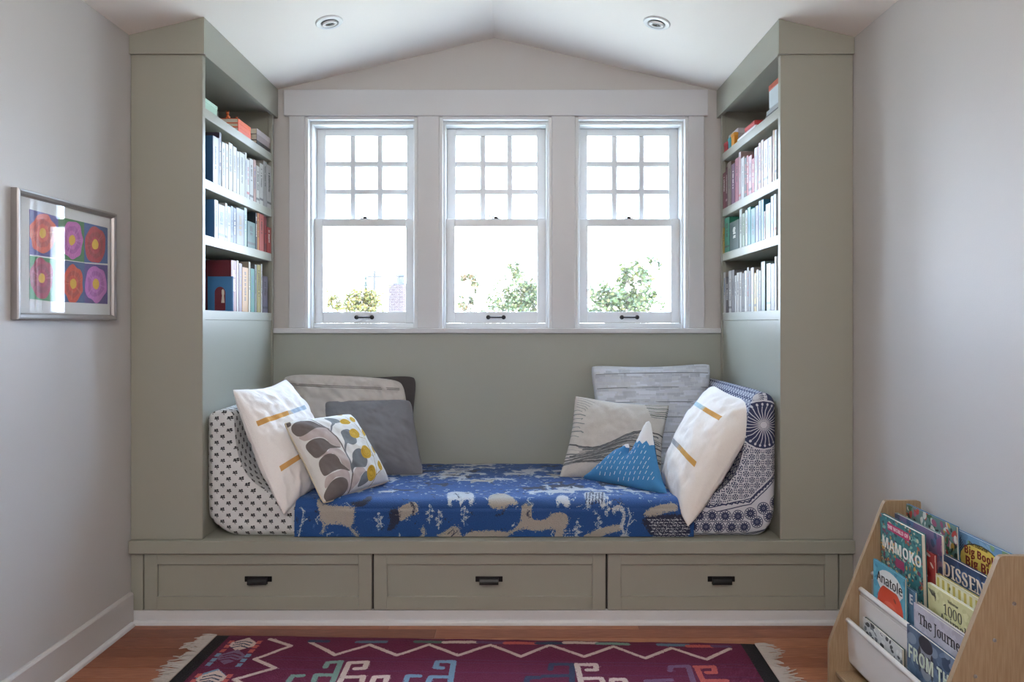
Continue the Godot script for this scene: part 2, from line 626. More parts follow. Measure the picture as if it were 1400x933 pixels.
func build_windows() -> void:
	# casings: header, side boards, mullion boards, sill
	var trims := [
		[Vector3(-1.333, 2.519, ZW), Vector3(1.098, 2.668, ZW + 0.024)],
		[Vector3(-1.305, 1.30, ZW), Vector3(-1.2135, 2.519, ZW + 0.018)],
		[Vector3(-0.568, 1.30, ZW), Vector3(-0.442, 2.519, ZW + 0.018)],
		[Vector3(0.203, 1.30, ZW), Vector3(0.338, 2.519, ZW + 0.018)],
		[Vector3(0.987, 1.30, ZW), Vector3(1.078, 2.519, ZW + 0.018)],
		[Vector3(XL + 0.003, 1.272, ZW - 0.06), Vector3(XR - 0.003, 1.301, ZP + 0.02)],
	]
	for k in trims.size():
		var m := MB.new()
		m.box(trims[k][0], trims[k][1], 0.003)
		solid("trim_%d" % (k + 1), m, M.trim)
	for k in 3:
		var x0: float = OPEN[k][0]
		var x1: float = OPEN[k][1]
		var y0: float = OPEN_Y[0]
		var y1: float = OPEN_Y[1]
		var w := setting("window_%d" % (k + 1), Vector3((x0 + x1) / 2, y0, ZW))
		# jamb liners, sill step and stops
		var m := MB.new()
		for q in [[x0 - 0.006, x0 + 0.012], [x1 - 0.012, x1 + 0.006]]:
			m.box(Vector3(q[0], y0, ZW - 0.2), Vector3(q[1], y1, ZW + 0.012), 0.002)
		m.box(Vector3(x0 + 0.012, y1 - 0.012, ZW - 0.2), Vector3(x1 - 0.012, y1 + 0.006, ZW + 0.012), 0.002)
		part(w, "jamb", m, M.sash)
		m = MB.new()
		for q in [[x0 + 0.012, x0 + 0.024], [x1 - 0.024, x1 - 0.012]]:
			m.box(Vector3(q[0], y0, ZW - 0.2), Vector3(q[1], y1 - 0.012, ZW - 0.03), 0.002)
		m.box(Vector3(x0 + 0.024, y1 - 0.03, ZW - 0.066), Vector3(x1 - 0.024, y1 - 0.012, ZW - 0.03), 0.002)
		part(w, "stop", m, M.sash)
		m = MB.new()
		m.box(Vector3(x0 + 0.012, y0, ZW - 0.21), Vector3(x1 - 0.012, y0 + 0.0295, ZW - 0.05), 0.003)
		part(w, "stool", m, M.sash)
		# lower sash, inside
		var l := x0 + 0.0245
		var r := x1 - 0.0245
		var zf := ZW - 0.068
		m = MB.new()
		m.box(Vector3(l, 1.33, zf - 0.036), Vector3(l + 0.05, 1.941, zf))
		m.box(Vector3(r - 0.05, 1.33, zf - 0.036), Vector3(r, 1.941, zf))
		m.box(Vector3(l + 0.05, 1.33, zf - 0.036), Vector3(r - 0.05, 1.396, zf))
		m.box(Vector3(l + 0.05, 1.898, zf - 0.036), Vector3(r - 0.05, 1.941, zf))
		var sash := part(w, "lower_sash", m, M.sash)
		m = MB.new()
		m.box(Vector3(l + 0.046, 1.392, zf - 0.02), Vector3(r - 0.046, 1.902, zf - 0.017), 0.0)
		part(sash, "pane", m, M.glass)
		var xc := (l + r) / 2
		m = MB.new()
		for s in [-1.0, 1.0]:
			m.lathe(Vector3(xc + s * 0.045, 1.364, zf), Vector3(0, 0, 1), [[0.0125, 0.0], [0.0125, 0.004], [0.006, 0.006], [0.006, 0.016], [0.009, 0.018], [0.009, 0.024], [0.0, 0.026]], 16)
		m.tube([Vector3(xc - 0.045, 1.364, zf + 0.021), Vector3(xc, 1.3635, zf + 0.024), Vector3(xc + 0.045, 1.364, zf + 0.021)], 0.0045, 8)
		part(sash, "pull_handle", m, M.black, "black bar pull")
		m = MB.new()
		m.box(Vector3(xc - 0.028, 1.941, zf - 0.034), Vector3(xc + 0.028, 1.946, zf - 0.008), 0.001)
		m.lathe(Vector3(xc, 1.946, zf - 0.02), Vector3.UP, [[0.013, 0.0], [0.012, 0.009], [0.004, 0.012], [0.0, 0.012]], 14)
		m.tube([Vector3(xc, 1.954, zf - 0.02), Vector3(xc - 0.03, 1.957, zf - 0.012), Vector3(xc - 0.046, 1.963, zf - 0.006)], [0.004, 0.0035, 0.005], 6)
		part(sash, "sash_lock", m, M.black, "dark sash lock")
		# upper sash, outside, nine panes
		var zu := zf - 0.05
		var gy0 := 1.945
		var gy1 := 2.441
		m = MB.new()
		m.box(Vector3(l, 1.90, zu - 0.036), Vector3(l + 0.052, 2.488, zu))
		m.box(Vector3(r - 0.052, 1.90, zu - 0.036), Vector3(r, 2.488, zu))
		m.box(Vector3(l + 0.052, gy1, zu - 0.036), Vector3(r - 0.052, 2.488, zu))
		m.box(Vector3(l + 0.052, 1.90, zu - 0.036), Vector3(r - 0.052, gy0, zu))
		sash = part(w, "upper_sash", m, M.sash)
		var gw := (r - l - 0.104)
		var gh := gy1 - gy0
		for q in [1, 2]:
			m = MB.new()
			var x: float = l + 0.052 + gw * q / 3.0
			m.box(Vector3(x - 0.0165, gy0, zu - 0.03), Vector3(x + 0.0165, gy1, zu - 0.004), 0.005)
			part(sash, "muntin", m, M.sash)
			m = MB.new()
			var y: float = gy0 + gh * q / 3.0
			m.box(Vector3(l + 0.052, y - 0.0165, zu - 0.029), Vector3(r - 0.052, y + 0.0165, zu - 0.005), 0.005)
			part(sash, "muntin", m, M.sash)
		for i in 3:
			for j in 3:
				m = MB.new()
				m.box(Vector3(l + 0.052 + gw * i / 3.0, gy0 + gh * j / 3.0, zu - 0.0185), Vector3(l + 0.052 + gw * (i + 1) / 3.0, gy0 + gh * (j + 1) / 3.0, zu - 0.0155), 0.0)
				part(sash, "pane", m, M.glass)
		m = MB.new()
		m.box(Vector3(x0 + 0.012, 2.484, zu - 0.045), Vector3(x1 - 0.012, 2.501, zf - 0.004), 0.002)
		part(w, "head_stop", m, M.sash)

# ------------------------------------------------------------------ built-in furniture
const SHELF := [2.291, 1.975, 1.724, 1.388]    # tops of the shelves
const SHELF_T := 0.044

func build_bookcase(xi: float, xo: float, s: float) -> void:      # xi: face towards the seat, xo: wall side, s: sign of x
	var side := "flower picture" if s < 0 else "book rack"
	var o := thing("built_in_bookcase", "sage grey built-in bookcase with four shelves on the side of the " + side, "bookcase", Vector3((xi + xo) / 2, SEAT, -0.44), "built-in bookcases")
	var xw := xo - s * 0.0015
	var m := MB.new()
	m.box(Vector3(xw, SEAT, -0.028), Vector3(xi, 2.53, 0.0), 0.0025)
	part(o, "front_panel", m, M.sage)
	m = MB.new()
	m.box(Vector3(xi + s * 0.022, SEAT, ZP + 0.001), Vector3(xi, 2.53, -0.856), 0.002)
	part(o, "stile", m, M.sage)
	m = MB.new()
	m.box(Vector3(xi + s * 0.03, SEAT, -0.856), Vector3(xi + s * 0.006, SHELF[3] - SHELF_T, -0.028), 0.001)
	part(o, "side_panel", m, M.sage)
	m = MB.new()
	m.box(Vector3(xw, SEAT, ZP + 0.001), Vector3(xo - s * 0.014, 2.53, -0.03), 0.0)
	part(o, "back_panel", m, M.sage)
	m = MB.new()
	m.box(Vector3(xw, 1.32, ZP + 0.002), Vector3(xi + s * 0.024, 2.53, ZP + 0.016), 0.0)
	part(o, "end_panel", m, M.sage)
	m = MB.new()
	m.box(Vector3(xw, 2.53, ZP + 0.001), Vector3(xi + s * 0.004, 2.55, -0.002), 0.0)
	part(o, "top_panel", m, M.sage)
	for y in SHELF:
		m = MB.new()
		m.box(Vector3(xo - s * 0.014, y - SHELF_T, -0.864), Vector3(xi + s * 0.003, y, -0.028), 0.002)
		part(o, "shelf", m, M.sage)
	# fascia: a board across the front and one along the seat, cut to the ceiling
	m = MB.new()
	var xf := xi - s * 0.012
	m.prism(PackedVector2Array([Vector2(xw, 2.514), Vector2(xf, 2.514), Vector2(xf, ceil_y(xf) - 0.001), Vector2(xw, ceil_y(xw) - 0.001)]), Vector3(0, 0, 0.0005), Vector3.RIGHT, Vector3.UP, Vector3(0, 0, 0.012))
	part(o, "fascia_board", m, M.sage)
	m = MB.new()
	m.prism(PackedVector2Array([Vector2(xi + s * 0.01, 2.51), Vector2(xf, 2.51), Vector2(xf, ceil_y(xf) - 0.001), Vector2(xi + s * 0.01, ceil_y(xi) - 0.004)]), Vector3(0, 0, ZW + 0.001), Vector3.RIGHT, Vector3.UP, Vector3(0, 0, -ZW - 0.002))
	part(o, "fascia_board", m, M.sage)

func build_bench() -> void:
	var o := thing("window_seat_bench", "long sage grey built-in bench with three drawers under the mattress", "bench", Vector3(-0.11, 0, -0.43))
	var a := WL + 0.0015
	var b := WR - 0.0015
	var m := MB.new()
	m.box(Vector3(a, 0.06, ZP + 0.001), Vector3(b, 0.355, -0.022), 0.0)
	part(o, "body", m, M.dark_gap)
	m = MB.new()
	m.box(Vector3(a, 0.355, ZP + 0.001), Vector3(b, SEAT - 0.0005, 0.0), 0.001)
	part(o, "seat_board", m, M.sage)
	m = MB.new()
	m.box(Vector3(a, 0.317, -0.022), Vector3(b, SEAT - 0.001, 0.021), 0.003)
	part(o, "front_rail", m, M.sage)
	m = MB.new()
	m.box(Vector3(a, 0.014, -0.06), Vector3(b, 0.0605, -0.001), 0.002)
	part(o, "plinth", m, M.trim)
	m = MB.new()
	var q := PackedVector2Array([Vector2(0, 0), Vector2(0.015, 0)])
	for k in 6:
		q.append(Vector2(cos(PI / 2 * (k + 1) / 6.0) * 0.015, 0.004 + sin(PI / 2 * (k + 1) / 6.0) * 0.016))
	m.prism(q, Vector3(a + 0.016, 0.0, -0.001), Vector3(0, 0, 1), Vector3.UP, Vector3(b - a - 0.032, 0, 0))
	part(o, "shoe_moulding", m, M.trim)
	for st in [[178.5, 195.0], [1148.0, 1166.5]]:
		m = MB.new()
		m.box(Vector3((st[0] - CX) / 310, 0.0605, -0.022), Vector3((st[1] - CX) / 310, 0.316, -0.002), 0.0015)
		part(o, "end_stile", m, M.sage)
	for d in [[197.0, 508.0, 352.0], [511.0, 828.0, 668.5], [831.0, 1146.0, 987.0]]:
		var x0: float = (d[0] - CX) / 310
		var x1: float = (d[1] - CX) / 310
		var y0 := 0.064
		var y1 := 0.3145
		var fw := 0.058
		m = MB.new()
		m.box(Vector3(x0, y0, -0.02), Vector3(x0 + fw, y1, 0.0), 0.0015)
		m.box(Vector3(x1 - fw, y0, -0.02), Vector3(x1, y1, 0.0), 0.0015)
		m.box(Vector3(x0 + fw, y0, -0.02), Vector3(x1 - fw, y0 + fw, 0.0), 0.0008)
		m.box(Vector3(x0 + fw, y1 - fw + 0.008, -0.02), Vector3(x1 - fw, y1, 0.0), 0.0008)
		var dr := part(o, "drawer", m, M.sage)
		m = MB.new()
		m.box(Vector3(x0 + fw - 0.005, y0 + fw - 0.005, -0.02), Vector3(x1 - fw + 0.005, y1 - fw + 0.013, -0.012), 0.0)
		part(dr, "panel", m, M.sage)
		m = MB.new()
		var xc: float = (d[2] - CX) / 310
		var yc := 0.193
		var zp := -0.012
		m.box(Vector3(xc - 0.06, yc - 0.008, zp), Vector3(xc + 0.06, yc + 0.016, zp + 0.005), 0.002)
		var rows := []
		for i in 9:
			var th := PI * 0.62 * i / 8.0
			var row := PackedVector3Array()
			for j in 2:
				row.append(Vector3(xc + (j * 2 - 1) * 0.042, yc - 0.018 + cos(th * 0.75) * 0.033, zp + 0.003 + sin(th * 0.8) * 0.022))
			rows.append(row)
		m.grid(rows, [])
		for s in [-1.0, 1.0]:
			var pts := [Vector3(xc + s * 0.042, yc - 0.018, zp + 0.003)]
			for i in range(8, -1, -1):
				pts.append(rows[i][0 if s < 0 else 1])
			m.poly(pts, Vector3(s, 0, 0))
		part(dr, "cup_handle", m, M.black, "black cup pull")

# ------------------------------------------------------------------ soft things
func edge_distance(p: Vector2, poly: PackedVector2Array) -> float:
	var best := INF
	for i in poly.size():
		var q := Geometry2D.get_closest_point_to_segment(p, poly[i], poly[(i + 1) % poly.size()])
		best = minf(best, p.distance_squared_to(q))
	return sqrt(best)

func resample(p: PackedVector2Array, step: float) -> PackedVector2Array:
	var out := PackedVector2Array()
	for i in p.size():
		var a := p[i]
		var b := p[(i + 1) % p.size()]
		var k := maxi(1, int(round(a.distance_to(b) / step)))
		for j in k:
			out.append(a.lerp(b, float(j) / k))
	return out

# a padded face over an outline: it swells by `thick` within `reach` of the edge; only the region `inside` is made
func padded(mb: MB, whole: PackedVector2Array, inside: PackedVector2Array, o: Vector3, ax: Vector3, ay: Vector3, nz: Vector3, thick: float, reach: float, step: float, uvf: Callable, wrinkle := 0.0) -> void:
	var pts := resample(inside, step)
	var nb := pts.size()
	var lo := Vector2(INF, INF)
	var hi := -lo
	for p in inside:
		lo = lo.min(p)
		hi = hi.max(p)
	var nzg := FastNoiseLite.new()
	nzg.seed = 77
	nzg.frequency = 9.0
	var r := RandomNumberGenerator.new()
	r.seed = 9
	var y := lo.y + step / 2
	while y < hi.y:
		var x := lo.x + step / 2
		while x < hi.x:
			var p := Vector2(x + r.randf_range(-0.2, 0.2) * step, y + r.randf_range(-0.2, 0.2) * step)
			if Geometry2D.is_point_in_polygon(p, inside) and edge_distance(p, inside) > step * 0.55:
				pts.append(p)
			x += step
		y += step
	var tri := Geometry2D.triangulate_delaunay(pts)
	var b := mb.v.size()
	var nn := PackedVector3Array()
	nn.resize(pts.size())
	var pos := PackedVector3Array()
	for i in pts.size():
		var d := minf(edge_distance(pts[i], whole) / reach, 1.0)
		var h := thick * sqrt(maxf(0.0, 1.0 - (1.0 - d) * (1.0 - d)))
		h += wrinkle * nzg.get_noise_2d(pts[i].x, pts[i].y) * d
		pos.append(o + ax * pts[i].x + ay * pts[i].y + nz * h)
	var keep := PackedInt32Array()
	for k in range(0, tri.size(), 3):
		var ce := (pts[tri[k]] + pts[tri[k + 1]] + pts[tri[k + 2]]) / 3.0
		if not Geometry2D.is_point_in_polygon(ce, inside):
			continue
		var A := pos[tri[k]]
		var B := pos[tri[k + 1]]
		var C := pos[tri[k + 2]]
		var q := (B - A).cross(C - A)
		var t3 := [tri[k], tri[k + 1], tri[k + 2]]
		if q.dot(nz) > 0.0:
			t3 = [tri[k], tri[k + 2], tri[k + 1]]
		else:
			q = -q
		for m in t3:
			nn[m] += q
			keep.append(b + m)
	for i in pts.size():
		mb.v.append(pos[i])
		mb.n.append(nn[i].normalized() if nn[i].length() > 0 else nz)
		mb.t.append(uvf.call(pts[i]))
	mb.ix.append_array(keep)

func px_outline(a: Array, z: float) -> PackedVector2Array:
	var out := PackedVector2Array()
	for i in range(0, a.size(), 2):
		var p := at_z(a[i], a[i + 1], z)
		out.append(Vector2(p.x, p.y))
	out = smooth(out, true, 4)
	for i in out.size():
		out[i] = Vector2(clampf(out[i].x, XL - 0.004, XR + 0.004), maxf(out[i].y, SEAT + 0.0012))
	return out

# an upholstered piece with an outline in x and y that runs along z; side cloth and front cloth
func bolster(o: Node3D, called: String, line: PackedVector2Array, z0: float, z1: float, side: Material, tile: float, front: Material, uvf: Callable) -> void:
	var ms := MB.new()
	var zs := [z0, z0 + 0.02, z0 + 0.2, z0 + 0.4, z0 + 0.6, z1 - 0.012, z1]
	var nzg := FastNoiseLite.new()
	nzg.seed = 31
	nzg.frequency = 5.0
	var rows := []
	var uvs := []
	var ce := Vector2.ZERO
	for p in line:
		ce += p / line.size()
	for zi in zs:
		var row := PackedVector3Array()
		var ur := PackedVector2Array()
		var run := 0.0
		for i in line.size() + 1:
			var p := line[i % line.size()]
			if i > 0:
				run += p.distance_to(line[i - 1])
			var q := p
			if zi > z0 + 0.1 and zi < z1 - 0.1 and p.y > SEAT + 0.06:
				q += (line[(i + 1) % line.size()] - line[(i - 1 + line.size()) % line.size()]).orthogonal().normalized() * 0.006 * nzg.get_noise_2d(run * 2.0, zi * 3.0)
			row.append(Vector3(q.x, q.y, zi))
			ur.append(Vector2(run, zi) / tile)
		rows.append(row)
		uvs.append(ur)
	var area := 0.0
	for i in line.size():
		area += line[i].cross(line[(i + 1) % line.size()])
	ms.grid(rows, uvs, area < 0.0)
	var mf := MB.new()
	padded(mf, line, line, Vector3(0, 0, z1), Vector3.RIGHT, Vector3.UP, Vector3(0, 0, 1), 0.028, 0.05, 0.014, uvf, 0.009)
	part(o, called, ms, side, "", mf, front)

func build_bedding() -> void:
	# block-printed cover of the end cushion by the picture wall: small dark sprigs on white
	var im := canvas(256, 256, hexc("d3d6d8"))
	for q in [Vector2(64, 64), Vector2(192, 192)]:
		var ink := hexc("2e3238")
		for d in [Vector3(-18, -14, 15), Vector3(14, -18, 16), Vector3(22, 8, 14), Vector3(-6, 6, 14), Vector3(-28, 8, 10)]:
			fell(im, q + Vector2(d.x, d.y) * 1.35, d.z * 1.4, d.z * 1.2, ink)
		fline(im, PackedVector2Array([q, q + Vector2(4, 44), q + Vector2(20, 50)]), 11, ink)
		fell(im, q + Vector2(-6, -20), 3, 3, hexc("c3c6ca"))
	speckle(im, 6000, 3, 0.04)
	var sprig := cloth(im, 0.9, 0.3)
	var lo := px_outline([282, 580, 283, 570, 290, 564, 300, 562.5, 309, 563, 315, 568, 317, 580, 319, 605, 325, 632, 337, 654, 356, 670, 380, 679, 403, 684, 404, 712, 404, 736, 365, 736, 330, 735, 312, 731, 298, 723, 287, 712, 282.5, 698, 282, 640], -0.035)
	var o := thing("end_cushion", "white mattress end with dark sprig print curling up beside the flower picture wall", "cushion", Vector3(-1.2, SEAT, -0.45))
	bolster(o, "cover", lo, ZP + 0.012, -0.06, sprig, 0.054, sprig, func(p: Vector2) -> Vector2: return Vector2(p.x, -p.y) / 0.054)
	# navy and white block print by the book rack wall
	var navy := hexc("333b5e")
	var milk := hexc("c9cdd6")
	im = canvas(544, 868, navy)
	var f := func(p: Vector2) -> Vector2: return Vector2((740 + p.x / 3.456 - 930) * 4, (480 + p.y / 3.456 - 525) * 4)
	for i in 14:                                            # small ring flowers
		for j in 8:
			var c: Vector2 = f.call(Vector2(760 + j * 52 + (26 if i % 2 else 0), 420 + i * 27))
			fell(im, c, 23, 23, milk)
			fell(im, c, 17, 17, navy)
			for k in 6:
				fell(im, c + Vector2(11, 0).rotated(TAU * k / 6), 4, 4, milk)
			fell(im, c, 4, 4, milk)
			var d := c + Vector2(30, 0)
			fell(im, d, 6, 6, milk)
	for c in [Vector2(1015, 215), Vector2(1050, 350)]:      # the great fans at the top
		var q: Vector2 = f.call(c)
		var rad := 64.0 if c.y < 300 else 138.0
		fell(im, q, rad, rad, milk)
		fell(im, q, rad * 0.94, rad * 0.94, navy)
		for k in 26:
			var dir := Vector2(1, 0).rotated(TAU * k / 26)
			fline(im, PackedVector2Array([q + dir * rad * 0.16, q + dir * rad * 0.55, q + dir.rotated(0.05) * rad * 0.74]), 4.5, milk)
			fell(im, q + dir.rotated(0.06) * rad * 0.82, 8, 6, milk, dir.angle())
		fell(im, q, rad * 0.14, rad * 0.14, milk)
	var band := mp(f, [690, 715, 800, 735, 870, 715, 985, 690, 1060, 620, 1130, 545, 1130, 900, 690, 900])
	fpoly(im, band, milk)
	for k in 2:
		fline(im, mp(f, [700, 722 + k * 26, 800, 742 + k * 26, 880, 722 + k * 26, 990, 698 + k * 26, 1060, 632 + k * 26, 1125, 565 + k * 26]), 5, navy)
	for k in 40:                                            # leaves of the sloping border
		var tt := k / 39.0
		var p0 := Vector2(985, 705).lerp(Vector2(1122, 578), tt) if k % 2 == 0 else Vector2(720, 738).lerp(Vector2(985, 708), tt)
		var q: Vector2 = f.call(p0)
		fell(im, q + Vector2(0, 4), 11, 4, navy, 0.2 if k % 4 < 2 else -0.9)
	for k in 11:                                            # rosettes
		for row in 2:
			var p0 := Vector2(718 + k * 60 + row * 30, 832 - row * 52)
			if p0.x > 960:
				p0.y -= (p0.x - 960) * 0.42
			var q: Vector2 = f.call(p0)
			fell(im, q, 34, 34, navy)
			fell(im, q, 30, 30, milk)
			for s in 12:
				var dir := Vector2(1, 0).rotated(TAU * s / 12)
				fell(im, q + dir * 17, 11, 4.2, navy, dir.angle())
			fell(im, q, 5, 5, navy)
	fline(im, mp(f, [690, 868, 960, 868, 1060, 846, 1125, 800]), 6, navy)
	for k in 60:
		var q: Vector2 = f.call(Vector2(690 + k * 7.4, 880 - maxf(0.0, k * 7.4 - 270) * 0.3))
		fell(im, q, 3, 6, navy, 0.5)
	speckle(im, 24000, 3, 0.05)
	var front := cloth(im, 0.9, 0.3)
	im = canvas(256, 256, navy)
	for i in 4:
		for j in 4:
			var c := Vector2(32 + j * 64, 32 + i * 64)
			fell(im, c, 24, 24, milk)
			fell(im, c, 17, 17, navy)
			for k in 6:
				fell(im, c + Vector2(11, 0).rotated(TAU * k / 6), 4.5, 4.5, milk)
			fell(im, c + Vector2(32, 32), 9, 9, milk)
			fell(im, c + Vector2(32, 32), 4, 4, navy)
	var tilec := cloth(im, 0.9, 0.3)
	lo = px_outline([1061, 690, 1059, 708, 1052, 724, 1040, 733, 1015, 736, 980, 737, 946, 737, 946, 712, 946, 686, 968, 681, 990, 670, 1009, 648, 1019, 615, 1024, 580, 1028, 556, 1033, 543, 1041, 538.5, 1051, 539, 1059, 546, 1062, 562, 1062, 620], -0.035)
	o = thing("end_cushion", "navy and white block-printed mattress end curling up beside the book rack wall", "cushion", Vector3(1.0, SEAT, -0.45))
	bolster(o, "cover", lo, ZP + 0.012, -0.06, tilec, 0.14, front, func(p: Vector2) -> Vector2:
		var d := EYE.z + 0.035
		return Vector2((CX + p.x * F / d - 930) / 136.0, (CY + (EYE.y - p.y) * F / d - 525) / 217.0))
	# mattress and the woven blanket over it
	var prof := PackedVector2Array([Vector2(-0.033, 0.379), Vector2(-0.031, 0.40), Vector2(-0.030, 0.43), Vector2(-0.032, 0.46)])   # z, y
	for k in 9:
		var th := PI / 2 * k / 8.0
		prof.append(Vector2(-0.086 + cos(th) * 0.053, 0.487 + sin(th) * 0.053))
	for k in 14:
		var z := lerpf(-0.12, ZP + 0.015, k / 13.0)
		prof.append(Vector2(z, 0.540 - 0.013 * pow(k / 13.0, 3.0)))
	var arc := PackedFloat32Array([0.0])
	for i in range(1, prof.size()):
		arc.append(arc[i - 1] + prof[i].distance_to(prof[i - 1]))
	var total := arc[arc.size() - 1]
	var xa := -0.988
	var xb := 0.79
	var m := MB.new()
	var inner := PackedVector2Array()
	for p in prof:
		inner.append(Vector2(minf(p.x - 0.007, -0.04), maxf(SEAT + 0.001, p.y - 0.007)))
	inner.append(Vector2(ZP + 0.012, 0.51))
	inner.append(Vector2(ZP + 0.012, SEAT + 0.001))
	o = thing("mattress", "bench mattress under the blue animal blanket", "mattress", Vector3(-0.1, SEAT, -0.45))
	m.prism(inner, Vector3(-0.984, 0, 0), Vector3(0, 0, 1), Vector3.UP, Vector3(1.758, 0, 0))
	part(o, "ticking", m, plain_cloth(hexc("c8c8c8")))
	im = paint_blanket(prof, arc, xa, xb)
	var bl := cloth(im, 0.62, 0.6)
	bl.rim = 0.08
	o = thing("animal_blanket", "blue woven blanket with beige animals spread over the bench mattress", "blanket", Vector3(-0.1, SEAT, -0.45))
	var nzg := FastNoiseLite.new()
	nzg.seed = 5
	nzg.frequency = 3.0
	var rows := []
	var uvs := []
	var back := []
	for i in prof.size():
		var row := PackedVector3Array()
		var rb := PackedVector3Array()
		var ur := PackedVector2Array()
		for j in 91:
			var x := lerpf(xa, xb, j / 90.0)
			var nn := (prof[mini(i + 1, prof.size() - 1)] - prof[maxi(i - 1, 0)]).orthogonal().normalized() * -1.0
			if nn.y < -0.2:
				nn = -nn
			var h := 0.004 * nzg.get_noise_2d(x * 2.2, arc[i] * 3.0) + 0.003
			var p := prof[i] + nn * h
			row.append(Vector3(x, p.y, p.x))
			p = prof[i] - nn * 0.005
			rb.append(Vector3(x, p.y, p.x))
			ur.append(Vector2(j / 90.0, arc[i] / total))
		rows.append(row)
		uvs.append(ur)
		back.append(rb)
	m = MB.new()
	m.grid(rows, uvs, true)
	m.grid(back, uvs)
	for j in [0, 90]:                                       # hems
		for i in prof.size() - 1:
			m.poly([rows[i][j], rows[i + 1][j], back[i + 1][j], back[i][j]], Vector3(-1 if j == 0 else 1, 0, 0), [uvs[i][j], uvs[i + 1][j], uvs[i + 1][j], uvs[i][j]])
	part(o, "cloth", m, bl)

func paint_blanket(prof: PackedVector2Array, arc: PackedFloat32Array, xa: float, xb: float) -> Image:
	var W := 1400
	var H := 800
	var blue := hexc("0a4688")
	var sand := hexc("a09a92")
	var pale := hexc("b3b8c0")
	var dark := hexc("1b2440")
	var total := arc[arc.size() - 1]
	var im := canvas(W, H, blue)
	# a place in the enlarged photograph (400, 620, 2.5455 to 1) to a place on the cloth
	var f := func(p: Vector2) -> Vector2:
		var py := 620.0 + p.y / 2.5455
		var last := CY + (EYE.y - prof[0].y) * F / (EYE.z - prof[0].x)
		var s := 0.0
		var z := prof[0].x
		if py < last:
			s = total
			z = prof[prof.size() - 1].x
			for i in range(1, prof.size()):
				var q := CY + (EYE.y - prof[i].y) * F / (EYE.z - prof[i].x)
				if q <= py:
					var k := clampf((last - py) / maxf(last - q, 1e-4), 0, 1)
					s = lerpf(arc[i - 1], arc[i], k)
					z = lerpf(prof[i - 1].x, prof[i].x, k)
					break
				last = q
		var x := (400.0 + p.x / 2.5455 - CX) * (EYE.z - z) / F
		return Vector2((x - xa) / (xb - xa) * W, s / total * H)
	var A := func(c: Color, a: Array) -> void: fpoly(im, smooth(mp(f, a), true, 3), c)
	var L := func(c: Color, w: float, a: Array) -> void: fline(im, mp(f, a), w, c)
	var r := RandomNumberGenerator.new()
	r.seed = 14
	# twigs, dots and dashes between the animals
	for k in 420:
		var c := Vector2(r.randf() * W, r.randf() * H)
		var col: Color = [pale, dark, dark, pale, hexc("3f63a0")][r.randi() % 5]
		if r.randf() < 0.6:
			fell(im, c, r.randf_range(2, 8), r.randf_range(1.5, 4), col, r.randf() * 3)
		else:
			var d := Vector2(r.randf_range(8, 26), 0).rotated(r.randf() * TAU)
			fline(im, PackedVector2Array([c, c + d, c + d.rotated(0.5) * 1.6]), r.randf_range(2, 4), col)
	# animals over the top, seen at a slant in the photograph
	for k in 85:
		var c := Vector2(r.randf() * W, r.randf_range(0.25, 0.98) * H)
		beast(im, c, r.randf_range(34, 62), [sand, pale, pale, pale, dark][r.randi() % 5], r)
	# front: deer
	A.call(sand, [84, 168, 98, 160, 104, 176, 150, 184, 210, 186, 216, 205, 213, 240, 203, 254, 216, 266, 232, 286, 222, 289, 206, 272, 192, 256, 150, 247, 118, 250, 112, 272, 104, 280, 96, 279, 104, 262, 106, 246, 98, 232, 94, 205])
	L.call(pale, 5, [22, 290, 34, 240, 40, 200, 30, 190])
	L.call(pale, 4, [34, 240, 52, 228])
	A.call(dark, [200, 172, 240, 168, 270, 152, 276, 162, 250, 184, 214, 184])
	# striped beetle and dark bird
	A.call(sand, [368, 196, 410, 172, 428, 172, 438, 190, 432, 208, 400, 222, 374, 236])
	L.call(dark, 7, [412, 172, 424, 190, 420, 214])
	A.call(dark, [336, 205, 350, 194, 368, 198, 372, 236, 352, 262, 330, 268, 340, 240])
	# plants
	for q in [[478, 185], [510, 205], [598, 190], [1064, 226], [300, 210], [990, 240], [1095, 160]]:
		for d in [[0, 0], [9, 14], [-8, 22], [6, 34], [-4, 44]]:
			A.call(pale, [q[0] + d[0] - 5, q[1] + d[1], q[0] + d[0], q[1] + d[1] - 7, q[0] + d[0] + 6, q[1] + d[1], q[0] + d[0], q[1] + d[1] + 5])
		L.call(pale, 3, [q[0], q[1], q[0] - 1, q[1] + 60])
	# snail and the sand mound
	A.call(sand, [440, 292, 452, 282, 446, 262, 458, 256, 462, 272, 458, 294])
	A.call(sand, [512, 296, 530, 272, 560, 252, 580, 262, 592, 290, 620, 272, 660, 268, 730, 270, 746, 282, 730, 298])
	L.call(dark, 3, [540, 280, 560, 264])
	L.call(dark, 3, [552, 290, 574, 270])
	# cow, boar, zebra on the fold
	A.call(pale, [538, 142, 560, 136, 622, 140, 632, 156, 626, 178, 616, 178, 612, 164, 596, 166, 590, 180, 582, 180, 580, 166, 556, 166, 552, 180, 542, 180])
	L.call(dark, 4, [566, 142, 580, 158])
	A.call(sand, [682, 158, 694, 146, 736, 142, 770, 160, 784, 172, 772, 182, 752, 180, 744, 192, 704, 194, 686, 184])
	A.call(pale, [1014, 146, 1024, 138, 1078, 138, 1090, 150, 1084, 186, 1072, 186, 1068, 172, 1040, 172, 1036, 186, 1024, 186])
	for k in 6:
		L.call(dark, 5, [1024 + k * 11, 140, 1022 + k * 11, 176])
	A.call(pale, [918, 160, 936, 146, 962, 160, 962, 188, 946, 186, 934, 174, 920, 186])
